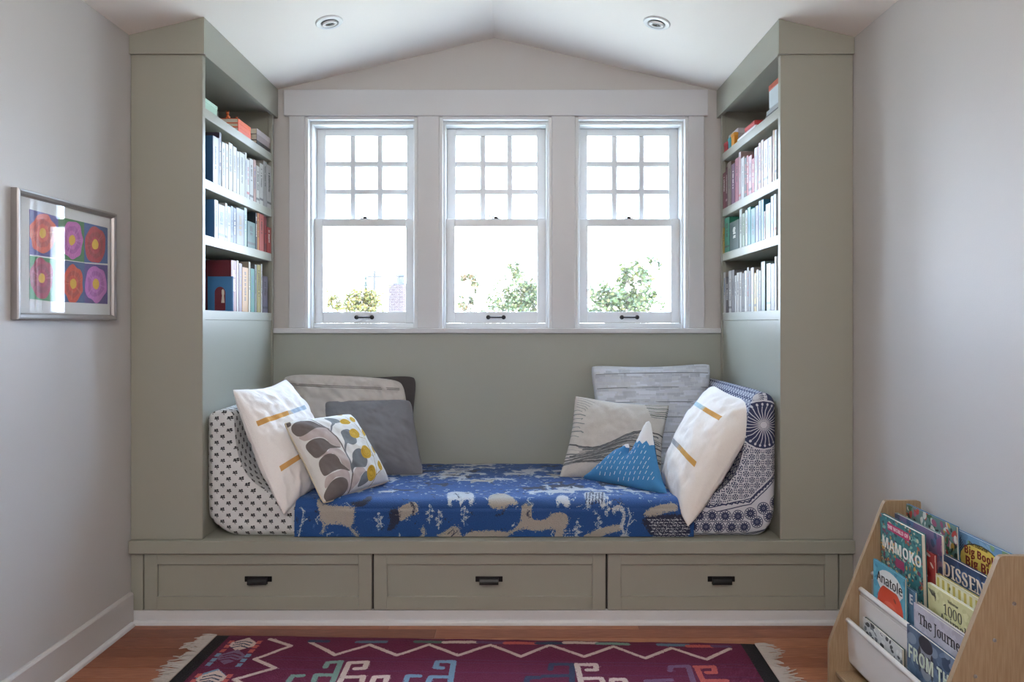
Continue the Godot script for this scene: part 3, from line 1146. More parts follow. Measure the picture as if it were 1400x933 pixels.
	# the big running beast
	A.call(sand, [716, 296, 744, 276, 770, 262, 790, 240, 796, 206, 800, 182, 812, 174, 824, 184, 832, 182, 832, 208, 836, 228, 860, 232, 888, 224, 902, 210, 930, 205, 952, 212, 960, 232, 954, 256, 944, 266, 940, 297, 912, 297, 916, 268, 892, 264, 850, 270, 800, 264, 768, 274, 746, 294])
	L.call(dark, 4, [824, 200, 816, 216, 828, 222])
	# mound, heron and tree
	A.call(sand, [1012, 296, 1040, 272, 1080, 258, 1120, 248, 1150, 254, 1136, 270, 1096, 280, 1070, 297])
	A.call(pale, [1110, 196, 1124, 184, 1142, 182, 1154, 196, 1158, 226, 1150, 256, 1160, 280, 1172, 294, 1140, 296, 1148, 276, 1138, 250, 1148, 222, 1142, 200, 1126, 202, 1118, 214])
	L.call(pale, 4, [1160, 296, 1166, 250, 1176, 220, 1168, 190])
	L.call(pale, 4, [1166, 250, 1184, 236])
	# hedgehog
	A.call(dark, [1216, 232, 1250, 218, 1330, 212, 1372, 224, 1374, 296, 1262, 298, 1236, 270])
	A.call(sand, [1220, 214, 1240, 194, 1290, 178, 1330, 176, 1340, 198, 1300, 206, 1250, 220])
	for i in 7:
		for j in 9:
			var x := 1236 + j * 16 + (8 if i % 2 else 0) + i * 3
			if x < 1372:
				L.call(pale, 4, [x, 230 + i * 10, x + 9, 231 + i * 10])
	for k in 18:
		L.call(pale, 3, [945 + k % 6 * 9, 268 + k / 6 * 10, 951 + k % 6 * 9, 268 + k / 6 * 10])
	for k in 900:                                             # flecks between the animals of the top
		fell(im, Vector2(r.randf() * W, r.randf_range(0.22, 1.0) * H), r.randf_range(2, 9), r.randf_range(1.5, 6), [pale, pale, dark][k % 3], r.randf() * 3)
	frayed(im, 130000, 5, 2)
	speckle(im, 90000, 4, 0.05)
	return im

func beast(im: Image, c: Vector2, l: float, col: Color, r: RandomNumberGenerator) -> void:
	var s := -1.0 if r.randf() < 0.5 else 1.0
	var p := PackedVector2Array()
	for q in [[-1, -0.25], [-0.5, -0.42], [0.3, -0.4], [0.62, -0.7], [0.95, -0.72], [1.1, -0.52], [0.85, -0.4], [0.75, 0.0], [0.62, 0.62], [0.5, 0.62], [0.5, 0.16], [-0.5, 0.2], [-0.6, 0.66], [-0.74, 0.66], [-0.8, 0.1]]:
		p.append(c + Vector2(q[0] * s + r.randf_range(-0.16, 0.16), -q[1] + r.randf_range(-0.14, 0.14)) * l)
	fpoly(im, smooth(p, true, 3), col)

# corners: top-left, top-right, bottom-right, bottom-left as seen from the room
func pillow(o: Node3D, called: String, c: Array, front: float, behind: float, m: Material, bow := 0.06, wrinkle := 0.005, sd := 1, full := 0.5, bow_top := -9.0, crease := 4.0, round_off := 0.06) -> Array:
	var N := 56
	if bow_top < -5.0:
		bow_top = bow
	var nzg := FastNoiseLite.new()
	nzg.seed = sd
	nzg.frequency = 2.2
	nzg.fractal_octaves = 3
	var fine := FastNoiseLite.new()
	fine.seed = sd + 50
	fine.frequency = crease
	fine.fractal_type = FastNoiseLite.FRACTAL_RIDGED
	fine.fractal_octaves = 2
	var nn: Vector3 = (c[3] + c[2] - c[0] - c[1]).cross(c[1] + c[2] - c[0] - c[3]).normalized()
	if nn.z < 0.0:
		nn = -nn
	var mb := MB.new()
	var edge := []
	for side in 2:
		var rows := []
		var uvs := []
		for i in N + 1:
			var row := PackedVector3Array()
			var ur := PackedVector2Array()
			for j in N + 1:
				var u := (1.0 - cos(PI * j / N)) / 2.0 * 0.6 + 0.4 * j / N
				var w := (1.0 - cos(PI * i / N)) / 2.0 * 0.6 + 0.4 * i / N
				var u2 := 0.5 + (u - 0.5) * (1.0 - bow * sin(PI * w) * 1.0)
				var w2 := 0.5 + (w - 0.5) * (1.0 - bow_top * sin(PI * u) * 1.0)
				var nip := round_off * pow(absf(2 * u - 1) * absf(2 * w - 1), 7.0)      # rounded corners
				u2 = 0.5 + (u2 - 0.5) * (1.0 - nip)
				w2 = 0.5 + (w2 - 0.5) * (1.0 - nip)
				var p: Vector3 = (c[0] * (1 - u2) + c[1] * u2) * (1 - w2) + (c[3] * (1 - u2) + c[2] * u2) * w2
				var k := pow(4 * u * (1 - u), full) * pow(4 * w * (1 - w), full)
				var soft := minf(1.0, k * 1.6)
				var h := front * k if side == 0 else -behind * k
				var ridge := fine.get_noise_2d(u * 1.3 + sd, w * 0.55)
				h += soft * (wrinkle * 2.0 * nzg.get_noise_2d(u * 2.0, w * 2.0) + wrinkle * ridge * (1.2 - soft * 0.6))
				p += nn * h
				row.append(p)
				ur.append(Vector2(u, w))
			rows.append(row)
			uvs.append(ur)
		mb.grid(rows, uvs, side == 1)
		if side == 0:
			for j in N + 1:
				edge.append(rows[0][j])
			for i in range(1, N + 1):
				edge.append(rows[i][N])
			for j in range(N - 1, -1, -1):
				edge.append(rows[N][j])
			for i in range(N - 1, -1, -1):
				edge.append(rows[i][0])
	part(o, called, mb, m)
	return edge

func zoomed(ox: float, oy: float, k: float, x: float, y: float, z: float) -> Vector3:
	return at_z(ox + x / k, oy + y / k, z)

func build_pillows() -> void:
	var G := "pillows on the window seat"
	# white sham with painted dashes, by the picture wall
	var im := canvas(512, 512, hexc("f0eeed"))
	dash(im, 0.05, 0.46, 0.80, 0.32, hexc("d2a15c"), hexc("a9bdd0"))
	dash(im, 0.08, 0.72, 0.72, 0.70, hexc("d9a868"), hexc("d9a868"))
	speckle(im, 20000, 3, 0.03)
	var lin := cloth(im, 0.9, 0.5)
	var c := [at_z(317, 532, -0.09), at_z(391, 518, -0.50), Vector3(-0.88, 0.55, -0.42), at_z(388, 706, 0.025)]
	var o := thing("sham_pillow", "large white linen pillow with orange and blue dashes beside the sprig print cushion", "pillow", (c[2] + c[3]) / 2, G)
	pillow(o, "cover", c, 0.10, 0.085, lin, -0.02, 0.008, 3, 0.5, 0.10, 5.5, 0.02)
	# its twin by the book rack wall
	im = canvas(512, 512, hexc("ece8e4"))
	dash(im, 0.10, 0.46, 0.80, 0.25, hexc("a9c3cd"), hexc("c9954c"))
	dash(im, 0.12, 0.48, 0.84, 0.64, hexc("9fa0a4"), hexc("cf9f55"))
	speckle(im, 20000, 3, 0.03)
	lin = cloth(im, 0.9, 0.5)
	c = [at_z(976, 527, -0.50), at_z(1044, 554, -0.09), at_z(940, 722, 0.025), Vector3(0.72, 0.55, -0.36)]
	o = thing("sham_pillow", "large white linen pillow with dashes against the navy printed cushion", "pillow", (c[2] + c[3]) / 2, G)
	pillow(o, "cover", c, 0.13, 0.08, lin, -0.02, 0.0055, 7, 0.45, 0.06, 4.5, 0.015)
	# leaf and berry pillow
	o = thing("throw_pillow", "square throw pillow embroidered with grey leaves and yellow berries", "pillow", Vector3(-0.77, 0.54, -0.25), G)
	c = [zoomed(380, 555, 6.4375, 48, 148, -0.11), zoomed(380, 555, 6.4375, 640, 72, -0.40), zoomed(380, 555, 6.4375, 985, 668, -0.34), zoomed(380, 555, 6.4375, 400, 868, -0.01)]
	var edge := pillow(o, "cover", c, 0.085, 0.05, cloth(paint_leaves(), 0.9, 0.4), 0.03, 0.004, 11, 0.4, 0.03, 4.0, 0.035)
	var m := MB.new()
	edge.append(edge[0])
	m.tube(edge, 0.004, 6, false)
	part(o, "piping", m, plain_cloth(hexc("cbc2ac")), "cream piping")
	# charcoal velvet
	o = thing("throw_pillow", "plain charcoal velvet pillow leaning on the light grey linen pillow", "pillow", Vector3(-0.75, 0.54, -0.6), G)
	c = [at_z(442, 548, -0.74), at_z(563, 546, -0.74), at_z(581, 652, -0.55), at_z(452, 655, -0.54)]
	pillow(o, "cover", c, 0.09, 0.05, plain_cloth(hexc("74757b"), 0.8, 0.3, 0.5), 0.04, 0.005, 17, 0.42)
	# light grey linen sham with a stitched flange, a darker one behind it
	o = thing("sham_pillow", "rumpled light grey linen pillow with a stitched flange against the sage wall", "pillow", Vector3(-0.95, 0.53, -0.78), G)
	c = [at_z(386, 512, -0.80), at_z(552, 520, -0.80), at_z(560, 652, -0.68), at_z(380, 652, -0.68)]
	var grey := plain_cloth(hexc("c2bebb"), 0.9, 0.6)
	edge = pillow(o, "cover", c, 0.06, 0.02, grey, -0.03, 0.014, 23, 0.35, -0.03, 7.0)
	m = MB.new()
	for yy in [0.085, 0.1]:
		var path := []
		for k in 60:
			var u := lerpf(0.04, 0.97, k / 59.0)
			var kk := pow(4 * u * (1 - u), 0.4) * pow(4 * yy * (1 - yy), 0.4)
			path.append((c[0] * (1 - u) + c[1] * u) * (1 - yy) + (c[3] * (1 - u) + c[2] * u) * yy + Vector3(0, 0.03, 0.95) * (0.06 * kk + 0.02))
		m.tube(path, 0.0016, 4, false)
	part(o, "stitching", m, plain_cloth(hexc("7d7a78")))
	o = thing("sham_pillow", "dark grey pillow tucked behind the light grey linen pillow", "pillow", Vector3(-0.85, 0.53, -0.85), G)
	c = [at_z(400, 514, -0.855), at_z(571, 513, -0.855), at_z(566, 646, -0.80), at_z(400, 646, -0.80)]
	pillow(o, "cover", c, 0.022, 0.012, plain_cloth(hexc("4d4b4c"), 0.9, 0.5), 0.05, 0.004, 29)
	# pale quilted sham
	im = canvas(512, 512, hexc("c6cdd6"))
	var r := RandomNumberGenerator.new()
	r.seed = 4
	for k in 420:
		var g := r.randf_range(-0.07, 0.07)
		var col := Color(0.77 + g, 0.80 + g, 0.85 + g)
		im.fill_rect(Rect2i(r.randi() % 500, r.randi() % 500 / 10 * 10, r.randi_range(20, 90), r.randi_range(8, 18)), col)
	for k in 900:
		var g := r.randf_range(-0.04, 0.06)
		im.fill_rect(Rect2i(r.randi() % 512, r.randi() % 512, 1, r.randi_range(6, 22)), Color(0.78 + g, 0.81 + g, 0.85 + g))
	o = thing("euro_sham_pillow", "big pale blue grey quilted pillow with faded block pattern against the wall", "pillow", Vector3(0.75, 0.53, -0.75), G)
	c = [at_z(806, 499, -0.80), at_z(973, 496, -0.80), at_z(968, 655, -0.64), at_z(818, 655, -0.62)]
	pillow(o, "cover", c, 0.085, 0.045, cloth(im, 0.9, 0.5), 0.055, 0.006, 37, 0.4, 0.06, 4.0, 0.04)
	m = MB.new()
	for q in 7:
		var w := 0.1 + q * 0.13
		var path := []
		for k in 40:
			var u := lerpf(0.04, 0.96, k / 39.0)
			var kk := pow(4 * u * (1 - u), 0.4) * pow(4 * w * (1 - w), 0.4)
			path.append((c[0] * (1 - u) + c[1] * u) * (1 - w) + (c[3] * (1 - u) + c[2] * u) * w + Vector3(0, 0.25, 0.96) * (0.085 * kk + 0.003))
		m.tube(path, 0.0022, 4, false)
	part(o, "quilting", m, plain_cloth(hexc("8e949c")))
	# wool pillow with grey strata
	im = canvas(512, 512, hexc("c9c6c1"))
	for k in 22:
		var path := PackedVector2Array()
		var a := r.randf_range(0.0, 0.25) if k % 3 else 0.0
		var b := r.randf_range(0.75, 1.0) if k % 4 else 1.0
		for i in 40:
			var u := lerpf(a, b, i / 39.0)
			var y := 0.60 + k * 0.0125 - 0.15 * smoothstep(0.25, 0.75, u) + 0.05 * sin(u * 6.0 + k * 0.16) + 0.06 * u * (k / 22.0) + r.randf_range(-0.004, 0.004)
			path.append(Vector2(u, y) * 512)
		fline(im, path, r.randf_range(2, 9), [hexc("55585a"), hexc("808385"), hexc("6a6e70"), hexc("a3a4a3")][k % 4])
	for k in 8:
		fline(im, PackedVector2Array([Vector2(380 + k * 6, 10 + k * 13), Vector2(450, 14 + k * 13), Vector2(512, 4 + k * 14)]), r.randf_range(3, 7), [hexc("55605f"), hexc("8a9090")][k % 2])
	for k in 7:
		fline(im, PackedVector2Array([Vector2(0, 100 + k * 26), Vector2(20 + k % 3 * 16, 96 + k * 27), Vector2(44 + k % 2 * 20, 104 + k * 27)]), r.randf_range(3, 7), hexc("7f8889"))
	for k in 5:
		fline(im, PackedVector2Array([Vector2(12, 14 + k * 15), Vector2(60, 20 + k * 17), Vector2(110 - k * 12, 34 + k * 17)]), 3, hexc("87908f"))
	speckle(im, 60000, 4, 0.05)
	o = thing("throw_pillow", "off-white wool pillow with dark grey wavy strata behind the mountain cushion", "pillow", Vector3(0.5, 0.54, -0.6), G)
	c = [at_z(786, 541, -0.66), at_z(916, 554, -0.62), at_z(905, 662, -0.47), at_z(763, 656, -0.50)]
	pillow(o, "cover", c, 0.085, 0.05, cloth(im, 0.95, 0.9), 0.08, 0.004, 41, 0.42, 0.09, 4.0, 0.02)
	build_mountain()

func dash(im: Image, u0: float, um: float, u1: float, v: float, a: Color, b: Color) -> void:
	var w := im.get_width()
	im.fill_rect(Rect2i(int(u0 * w), int((v - 0.02) * w), int((um - u0) * w), int(0.042 * w)), a)
	im.fill_rect(Rect2i(int(um * w), int((v - 0.02) * w), int((u1 - um) * w), int(0.042 * w)), b)
	var r := RandomNumberGenerator.new()
	r.seed = int(v * 100)
	for k in 60:                                              # brushed ends
		im.fill_rect(Rect2i(int(r.randf_range(um - 0.04, um + 0.04) * w), int((v - 0.02) * w), 3, int(0.042 * w)), a.lerp(b, r.randf()))

func paint_leaves() -> Image:
	var im := canvas(768, 768, hexc("dcdddb"))
	var q := [Vector2(48, 148), Vector2(640, 72), Vector2(980, 668), Vector2(400, 868)]
	var f := func(p: Vector2) -> Vector2: return unbilinear(p, q) * Vector2(0.94, 1.0) * 768.0
	var A := func(c: Color, a: Array) -> void: fpoly(im, smooth(mp(f, a), true, 5), c)
	var L := func(c: Color, w: float, a: Array) -> void: fline(im, smooth(mp(f, a), false, 5), w, c)
	var brown := hexc("6f6866")
	var taupe := hexc("bbb0ae")
	var steel := hexc("757b80")
	# pale leaves
	A.call(taupe, [150, 310, 220, 250, 300, 236, 380, 270, 440, 350, 470, 440, 400, 420, 350, 360, 290, 335, 215, 355, 180, 350])
	A.call(taupe, [360, 470, 400, 435, 460, 455, 520, 510, 560, 590, 566, 632, 500, 600, 450, 530, 400, 490])
	A.call(taupe, [290, 520, 345, 470, 400, 490, 330, 505])
	A.call(taupe, [370, 680, 440, 645, 520, 625, 566, 660, 590, 740, 580, 795, 550, 720, 510, 690, 440, 690, 385, 760])
	A.call(taupe, [604, 640, 650, 596, 700, 612, 720, 640, 680, 660, 660, 720, 620, 770, 600, 770])
	# dark leaves
	A.call(brown, [95, 200, 130, 165, 190, 155, 250, 175, 330, 235, 390, 270, 300, 245, 240, 265, 190, 300, 145, 306, 105, 250])
	A.call(brown, [200, 390, 240, 352, 310, 345, 360, 375, 400, 415, 470, 440, 380, 445, 330, 490, 280, 512, 225, 450])
	A.call(brown, [300, 550, 340, 500, 400, 495, 440, 520, 480, 580, 566, 636, 480, 625, 420, 640, 360, 668, 320, 620])
	A.call(brown, [385, 790, 420, 715, 480, 688, 540, 705, 570, 760, 560, 800, 500, 850, 440, 872, 395, 840])
	A.call(brown, [40, 160, 80, 145, 90, 190, 70, 195])
	# stem
	L.call(brown, 13, [240, 140, 330, 230, 400, 300, 470, 400, 540, 530, 590, 640, 600, 790])
	# steel grey leaves
	A.call(steel, [360, 150, 400, 135, 460, 150, 500, 190, 430, 210, 400, 280, 395, 240, 410, 200])
	A.call(steel, [480, 300, 520, 272, 570, 275, 625, 345, 630, 385, 590, 415, 530, 405, 520, 470, 505, 440, 505, 380])
	A.call(steel, [575, 560, 580, 490, 620, 450, 670, 455, 725, 540, 715, 595, 660, 605, 605, 610, 590, 650, 575, 620])
	A.call(steel, [665, 745, 680, 670, 730, 630, 760, 690, 740, 720, 690, 748])
	L.call(steel, 12, [440, 205, 405, 240, 395, 285])
	L.call(steel, 14, [515, 400, 520, 480, 560, 570, 590, 650])
	# berries
	var gold := hexc("c6a02e")
	var deep := hexc("8f7420")
	L.call(deep, 5, [570, 130, 640, 195, 690, 260, 735, 345, 790, 460, 825, 560, 830, 640, 800, 730])
	for s in [[610, 190, 560, 185], [735, 345, 640, 320], [800, 490, 730, 470], [820, 480, 830, 430], [830, 650, 880, 600], [735, 310, 740, 270], [660, 190, 645, 150]]:
		L.call(deep, 5, s)
	for b in [[548, 188, 52, 30], [645, 150, 32, 32], [620, 302, 58, 46], [738, 270, 26, 38], [722, 465, 58, 62], [825, 420, 24, 42], [778, 640, 46, 64], [880, 555, 28, 46], [536, 96, 28, 12]]:
		var pts := []
		for k in 14:
			pts.append_array([b[0] + cos(TAU * k / 14) * b[2], b[1] + sin(TAU * k / 14) * b[3]])
		A.call(gold, pts)
		for rr in [0.72, 0.4]:
			pts = []
			for k in 15:
				pts.append_array([b[0] + cos(TAU * k / 14) * b[2] * rr, b[1] + sin(TAU * k / 14) * b[3] * rr])
			L.call(hexc("a5831f"), 4, pts)
	speckle(im, 40000, 3, 0.04)
	return im

func build_mountain() -> void:
	var pa := at_z(795, 657, -0.46)
	var pb := at_z(916, 680, -0.13)
	var pc := at_z(887, 576, -0.40)
	var ax := (pb - pa).normalized()
	var nz := ax.cross(pc - pa).normalized()
	if nz.z < 0.0:
		nz = -nz
	var ay := nz.cross(ax).normalized()
	if ay.y < 0.0:
		ay = -ay
	var loc := func(p: Vector2) -> Vector2:
		var w := on_plane(740 + p.x / 3.456, 480 + p.y / 3.456, pa, nz) - pa
		return Vector2(w.dot(ax), w.dot(ay))
	var conv := func(a: Array) -> PackedVector2Array:
		var out := PackedVector2Array()
		for i in range(0, a.size(), 2):
			out.append(loc.call(Vector2(a[i], a[i + 1])))
		return out
	var whole: PackedVector2Array = conv.call([188, 606, 240, 568, 300, 512, 350, 470, 392, 450, 412, 440, 417, 456, 412, 494, 430, 470, 455, 425, 480, 370, 500, 338, 510, 331, 518, 345, 528, 400, 540, 460, 552, 540, 575, 620, 600, 684, 560, 682, 470, 664, 380, 640, 280, 618])
	var blue: PackedVector2Array = conv.call([188, 606, 240, 568, 300, 512, 350, 470, 388, 452, 396, 460, 404, 456, 410, 464, 416, 460, 412, 494, 430, 470, 455, 425, 466, 448, 482, 438, 496, 455, 512, 436, 524, 458, 537, 448, 552, 540, 575, 620, 600, 684, 560, 682, 470, 664, 380, 640, 280, 618])
	var cap: PackedVector2Array = conv.call([455, 425, 480, 370, 500, 338, 510, 331, 518, 345, 528, 400, 537, 448, 524, 458, 512, 436, 496, 455, 482, 438, 466, 448])
	var cap2: PackedVector2Array = conv.call([388, 452, 400, 445, 412, 440, 417, 456, 416, 460, 410, 464, 404, 456, 396, 460])
	var o := thing("mountain_cushion", "blue mountain-shaped cushion with white snow caps and stitched rain", "pillow", (pa + pb) / 2, "pillows on the window seat")
	var felt := mat(hexc("3f83b8"), 0.9)
	felt.rim_enabled = true
	felt.rim = 0.2
	var white := mat(hexc("dfe0e2"), 0.9)
	var none := func(p: Vector2) -> Vector2: return p * 4.0
	var m := MB.new()
	padded(m, whole, blue, pa, ax, ay, nz, 0.045, 0.07, 0.011, none, 0.004)
	padded(m, whole, whole, pa, ax, ay, -nz, 0.035, 0.07, 0.014, none, 0.0)
	part(o, "body", m, felt)
	m = MB.new()
	padded(m, whole, cap, pa, ax, ay, nz, 0.045, 0.07, 0.009, none, 0.004)
	part(o, "snow_cap", m, white, "white felt snow cap")
	m = MB.new()
	padded(m, whole, cap2, pa, ax, ay, nz, 0.045, 0.07, 0.007, none, 0.004)
	part(o, "snow_cap", m, white, "white felt snow cap")
	m = MB.new()
	var r := RandomNumberGenerator.new()
	r.seed = 6
	for i in 7:
		for j in 12:
			var p: Vector2 = loc.call(Vector2(285 + j * 24 + (12 if i % 2 else 0) + r.randf_range(-4, 4), 468 + i * 25 + r.randf_range(-4, 4)))
			if not Geometry2D.is_point_in_polygon(p, blue) or edge_distance(p, whole) < 0.02:
				continue
			var ends := []
			for e in [-0.5, 0.5]:
				var q: Vector2 = p + Vector2(0.003, 0.016) * e
				var d := minf(edge_distance(q, whole) / 0.07, 1.0)
				ends.append(pa + ax * q.x + ay * q.y + nz * (0.0455 * sqrt(1.0 - (1.0 - d) * (1.0 - d)) + 0.0015))
			m.tube(ends, 0.0014, 5)
	var st := part(o, "stitching", m, white, "white stitched raindrops")
	st.set_meta("kind", "stuff")

# ------------------------------------------------------------------ rug
func build_rug() -> void:
	var O := at_y(297, 869.6, 0.0)
	var R := at_y(1031.5, 881.6, 0.0)
	var ax := (R - O).normalized()
	var aw := Vector3(-ax.z, 0, ax.x)
	var wid := O.distance_to(R)
	var leng := 1.55
	var W := 1930
	var H := int(W * leng / wid)
	var wine := hexc("5e1036")
	var cream := hexc("c2ada4")
	var coral := hexc("b4544e")
	var sky := hexc("6d8ba3")
	var green := hexc("6f8c82")
	var plum := hexc("5b3a5c")
	var navy := hexc("2c3550")
	var im := canvas(W, H, wine)
	var r := RandomNumberGenerator.new()
	r.seed = 8
	for k in 60:                                              # uneven dye from row to row
		im.fill_rect(Rect2i(0, r.randi() % H, W, r.randi_range(2, 8)), wine.lerp([plum, hexc("6f2a4a"), hexc("57203a")][k % 3], r.randf() * 0.5))
	var floor_uv := func(px: float, py: float) -> Vector2:
		var d := at_y(px, py, 0.006) - O
		return Vector2(d.dot(ax) / wid * W, d.dot(aw) / leng * H)
	var Z := func(ox: float, k: float, a: Array) -> PackedVector2Array:
		var out := PackedVector2Array()
		for i in range(0, a.size(), 2):
			out.append(floor_uv.call(ox + a[i] / k, 855 + a[i + 1] / k))
		return out
	var band := int(0.062 / wid * W)
	# squares and stepped diamonds of the end border, repeated down the rug
	var end := func(flip: bool) -> void:
		for rep in 5:
			var oy := rep * 0.27 / leng * H
			for q in [[580, 120, 0], [552, 150, 0], [525, 180, 0], [490, 210, 1], [460, 243, 1], [430, 272, 1], [770, 122, 0], [745, 150, 0], [720, 180, 0], [695, 212, 1], [665, 245, 1], [635, 278, 1]]:
				var p: Vector2 = floor_uv.call(200 + q[0] / 5.0, 855 + q[1] / 5.0) + Vector2(0, oy)
				if flip: p.x = W - p.x
				fpoly(im, PackedVector2Array([p + Vector2(-9, -12), p + Vector2(9, -12), p + Vector2(9, 12), p + Vector2(-9, 12)]), [coral, sky][q[2]])
			for q in [[660, 135, 0], [580, 222, 1], [440, 360, 2]]:
				var p: Vector2 = floor_uv.call(200 + q[0] / 5.0, 855 + q[1] / 5.0) + Vector2(0, oy)
				if flip: p.x = W - p.x
				var col: Color = [cream, plum.lightened(0.15), sky][q[2]]
				fpoly(im, PackedVector2Array([p + Vector2(0, -52), p + Vector2(44, -12), p + Vector2(44, 12), p + Vector2(0, 52), p + Vector2(-44, 12), p + Vector2(-44, -12)]), col)
				for s in [-18, 0, 18]:
					fline(im, PackedVector2Array([p + Vector2(-30, s + 10), p + Vector2(0, s - 4), p + Vector2(28, s + 8)]), 6, navy if q[2] != 1 else wine)
	end.call(false)
	var zig: PackedVector2Array = Z.call(200.0, 5.0, [845, 100, 990, 148, 740, 235, 880, 298, 600, 375])
	var zstep := zig[4] - zig[2]
	for k in 12:
		zig.append(zig[zig.size() - 2] + Vector2(0, zstep.y))
	fline(im, zig, 15, cream)
	# long border: zigzag and dashes
	var zz: PackedVector2Array = Z.call(200.0, 5.0, [1120, 118, 1290, 208])
	zz.append_array(Z.call(470.0, 4.828, [170, 135, 350, 205, 565, 130, 755, 203, 970, 133, 1170, 210, 1360, 135]))
	zz.append_array(Z.call(750.0, 3.889, [190, 170, 345, 118, 515, 178, 655, 125, 840, 185, 965, 130]))
	fline(im, zz, 15, cream)
	for d in [[200, 5, 1120, 1240, 112, navy], [470, 4.828, 90, 275, 115, sky.darkened(0.25)], [470, 4.828, 475, 660, 112, green.darkened(0.3)], [470, 4.828, 662, 885, 116, cream], [470, 4.828, 890, 1060, 117, plum], [470, 4.828, 1065, 1270, 122, coral], [470, 4.828, 1275, 1400, 122, navy], [750, 3.889, 0, 85, 98, navy], [750, 3.889, 85, 255, 97, cream], [750, 3.889, 260, 420, 102, green], [750, 3.889, 585, 740, 108, sky.darkened(0.2)], [750, 3.889, 740, 870, 115, coral], [750, 3.889, 875, 960, 116, plum]]:
		var dk: float = d[1]
		fline(im, Z.call(float(d[0]), dk, [d[2], d[4], d[3], d[4] + 2]), 19, d[5])
	# hooked motifs
	for h in [
		[200, 5, green, [1225, 293, 1240, 258, 1330, 252, 1275, 388]], [200, 5, green, [975, 385, 1000, 352, 1070, 350]], [200, 5, green, [1145, 388, 1160, 347, 1280, 345]],
		[470, 4.828, cream, [-25, 377, 35, 252, 155, 247, 137, 288, 75, 290]], [470, 4.828, cream, [5, 345, 130, 342, 118, 377]], [470, 4.828, cream, [188, 377, 202, 346, 288, 342, 278, 372]],
		[470, 4.828, sky, [605, 285, 618, 247, 725, 246, 703, 380]], [470, 4.828, sky, [605, 285, 650, 288]], [470, 4.828, sky, [408, 380, 422, 341, 500, 341]], [470, 4.828, sky, [558, 380, 575, 346, 705, 346]],
		[470, 4.828, navy, [1205, 380, 1215, 350, 1290, 350]], [750, 3.889, navy, [10, 238, 15, 212, 125, 210, 125, 303]], [750, 3.889, navy, [-30, 275, 120, 272]],
		[750, 3.889, cream, [150, 210, 172, 303]], [750, 3.889, cream, [150, 212, 250, 212, 254, 240, 206, 242]], [750, 3.889, cream, [172, 288, 278, 286, 288, 303]], [750, 3.889, cream, [336, 303, 338, 292, 402, 292, 408, 303]],
		[750, 3.889, plum.lightened(0.12), [645, 246, 650, 225, 742, 222, 768, 303]], [750, 3.889, coral, [785, 226, 822, 303]], [750, 3.889, coral, [780, 226, 878, 224, 885, 255, 842, 256]], [750, 3.889, plum.lightened(0.12), [520, 300, 650, 295]], [750, 3.889, coral, [830, 299, 945, 298]]]:
		var hk: float = h[1]
		fline(im, Z.call(float(h[0]), hk, h[3]), 19, h[2])
	# the field beyond the frame: each hook motif closes into a stepped diamond
	for k in 4:
		var x := W * (0.24 + k * 0.185)
		var y0 := 0.40 / leng * H
		var two: Array = [[green, cream], [sky, plum], [navy, cream], [plum, coral]][k]
		for s in [-1.0, 1.0]:
			var col: Color = two[0 if s < 0 else 1]
			for q in 3:
				var p := PackedVector2Array([Vector2(x + s * (30 + q * 55), y0 + q * 40), Vector2(x + s * (30 + q * 55), H / 2.0 - 30), Vector2(x + s * (75 + q * 55), H / 2.0 - 30)])
				fline(im, p, 19, col)
	im.fill_rect(Rect2i(0, 0, band, H), hexc("161418"))
	im.fill_rect(Rect2i(W - band, 0, band, H), hexc("161418"))
	var top := im.get_region(Rect2i(0, 0, W, H / 2))
	top.flip_y()
	im.blit_rect(top, Rect2i(0, 0, W, H / 2), Vector2i(0, H - H / 2))
	frayed(im, 90000, 3, 4)
	speckle(im, 160000, 5, 0.06)
	var wool := mat(Color.WHITE, 0.95)
	wool.albedo_texture = tex(im)
	wool.normal_enabled = true
	wool.normal_texture = M.weave
	wool.normal_scale = 0.8
	var o := thing("kilim_rug", "wine red flatwoven rug with cream zigzags and hooked motifs on the floor", "rug", O + ax * wid / 2 + aw * leng / 2)
	var nzg := FastNoiseLite.new()
	nzg.seed = 3
	nzg.frequency = 2.2
	var rows := []
	var uvs := []
	for i in 41:
		var row := PackedVector3Array()
		var ur := PackedVector2Array()
		for j in 91:
			var u := j / 90.0
			var w := pow(i / 40.0, 1.3)
			var p := O + ax * wid * u + aw * leng * w
			var lift := 0.008 + 0.003 * nzg.get_noise_2d(p.x * 2.0, p.z * 2.0)
			if i == 0:
				p += aw * 0.006 * nzg.get_noise_2d(p.x * 4.0, 9.0)
			if i == 0 or i == 40 or j == 0 or j == 90:
				lift = 0.0012
			row.append(p + Vector3(0, lift, 0))
			ur.append(Vector2(u, w))
		rows.append(row)
		uvs.append(ur)
	var m := MB.new()
	m.grid(rows, uvs)
	part(o, "weave", m, wool)
	var yarn := mat(hexc("b3aaa5"), 0.95)
	for side in 2:
		m = MB.new()
		var n := 210
		for k in n:
			var w := (k + 0.5) / n
			var clump := floorf(k / 7.0)
			var e := O + aw * leng * w + (ax * wid if side else Vector3.ZERO)
			var out := ax if side else -ax
			var l := r.randf_range(0.075, 0.11) * (0.8 + 0.2 * sin(clump * 1.7))
			var bend := 0.25 * sin(clump * 2.3 + side) + r.randf_range(-0.3, 0.3)
			var path := []
			for s in 5:
				var q := s / 4.0
				path.append(e + out * l * q * 0.96 + aw * (l * bend * q * q) + Vector3(0, 0.004 + 0.005 * sin(q * 3.0) * r.randf() - 0.001 * q, 0))
			m.tube(path, [0.0032, 0.0032, 0.0029, 0.0026, 0.0016], 5, false)
		var fr := part(o, "fringe", m, yarn, "off-white knotted wool fringe")
		fr.set_meta("kind", "stuff")

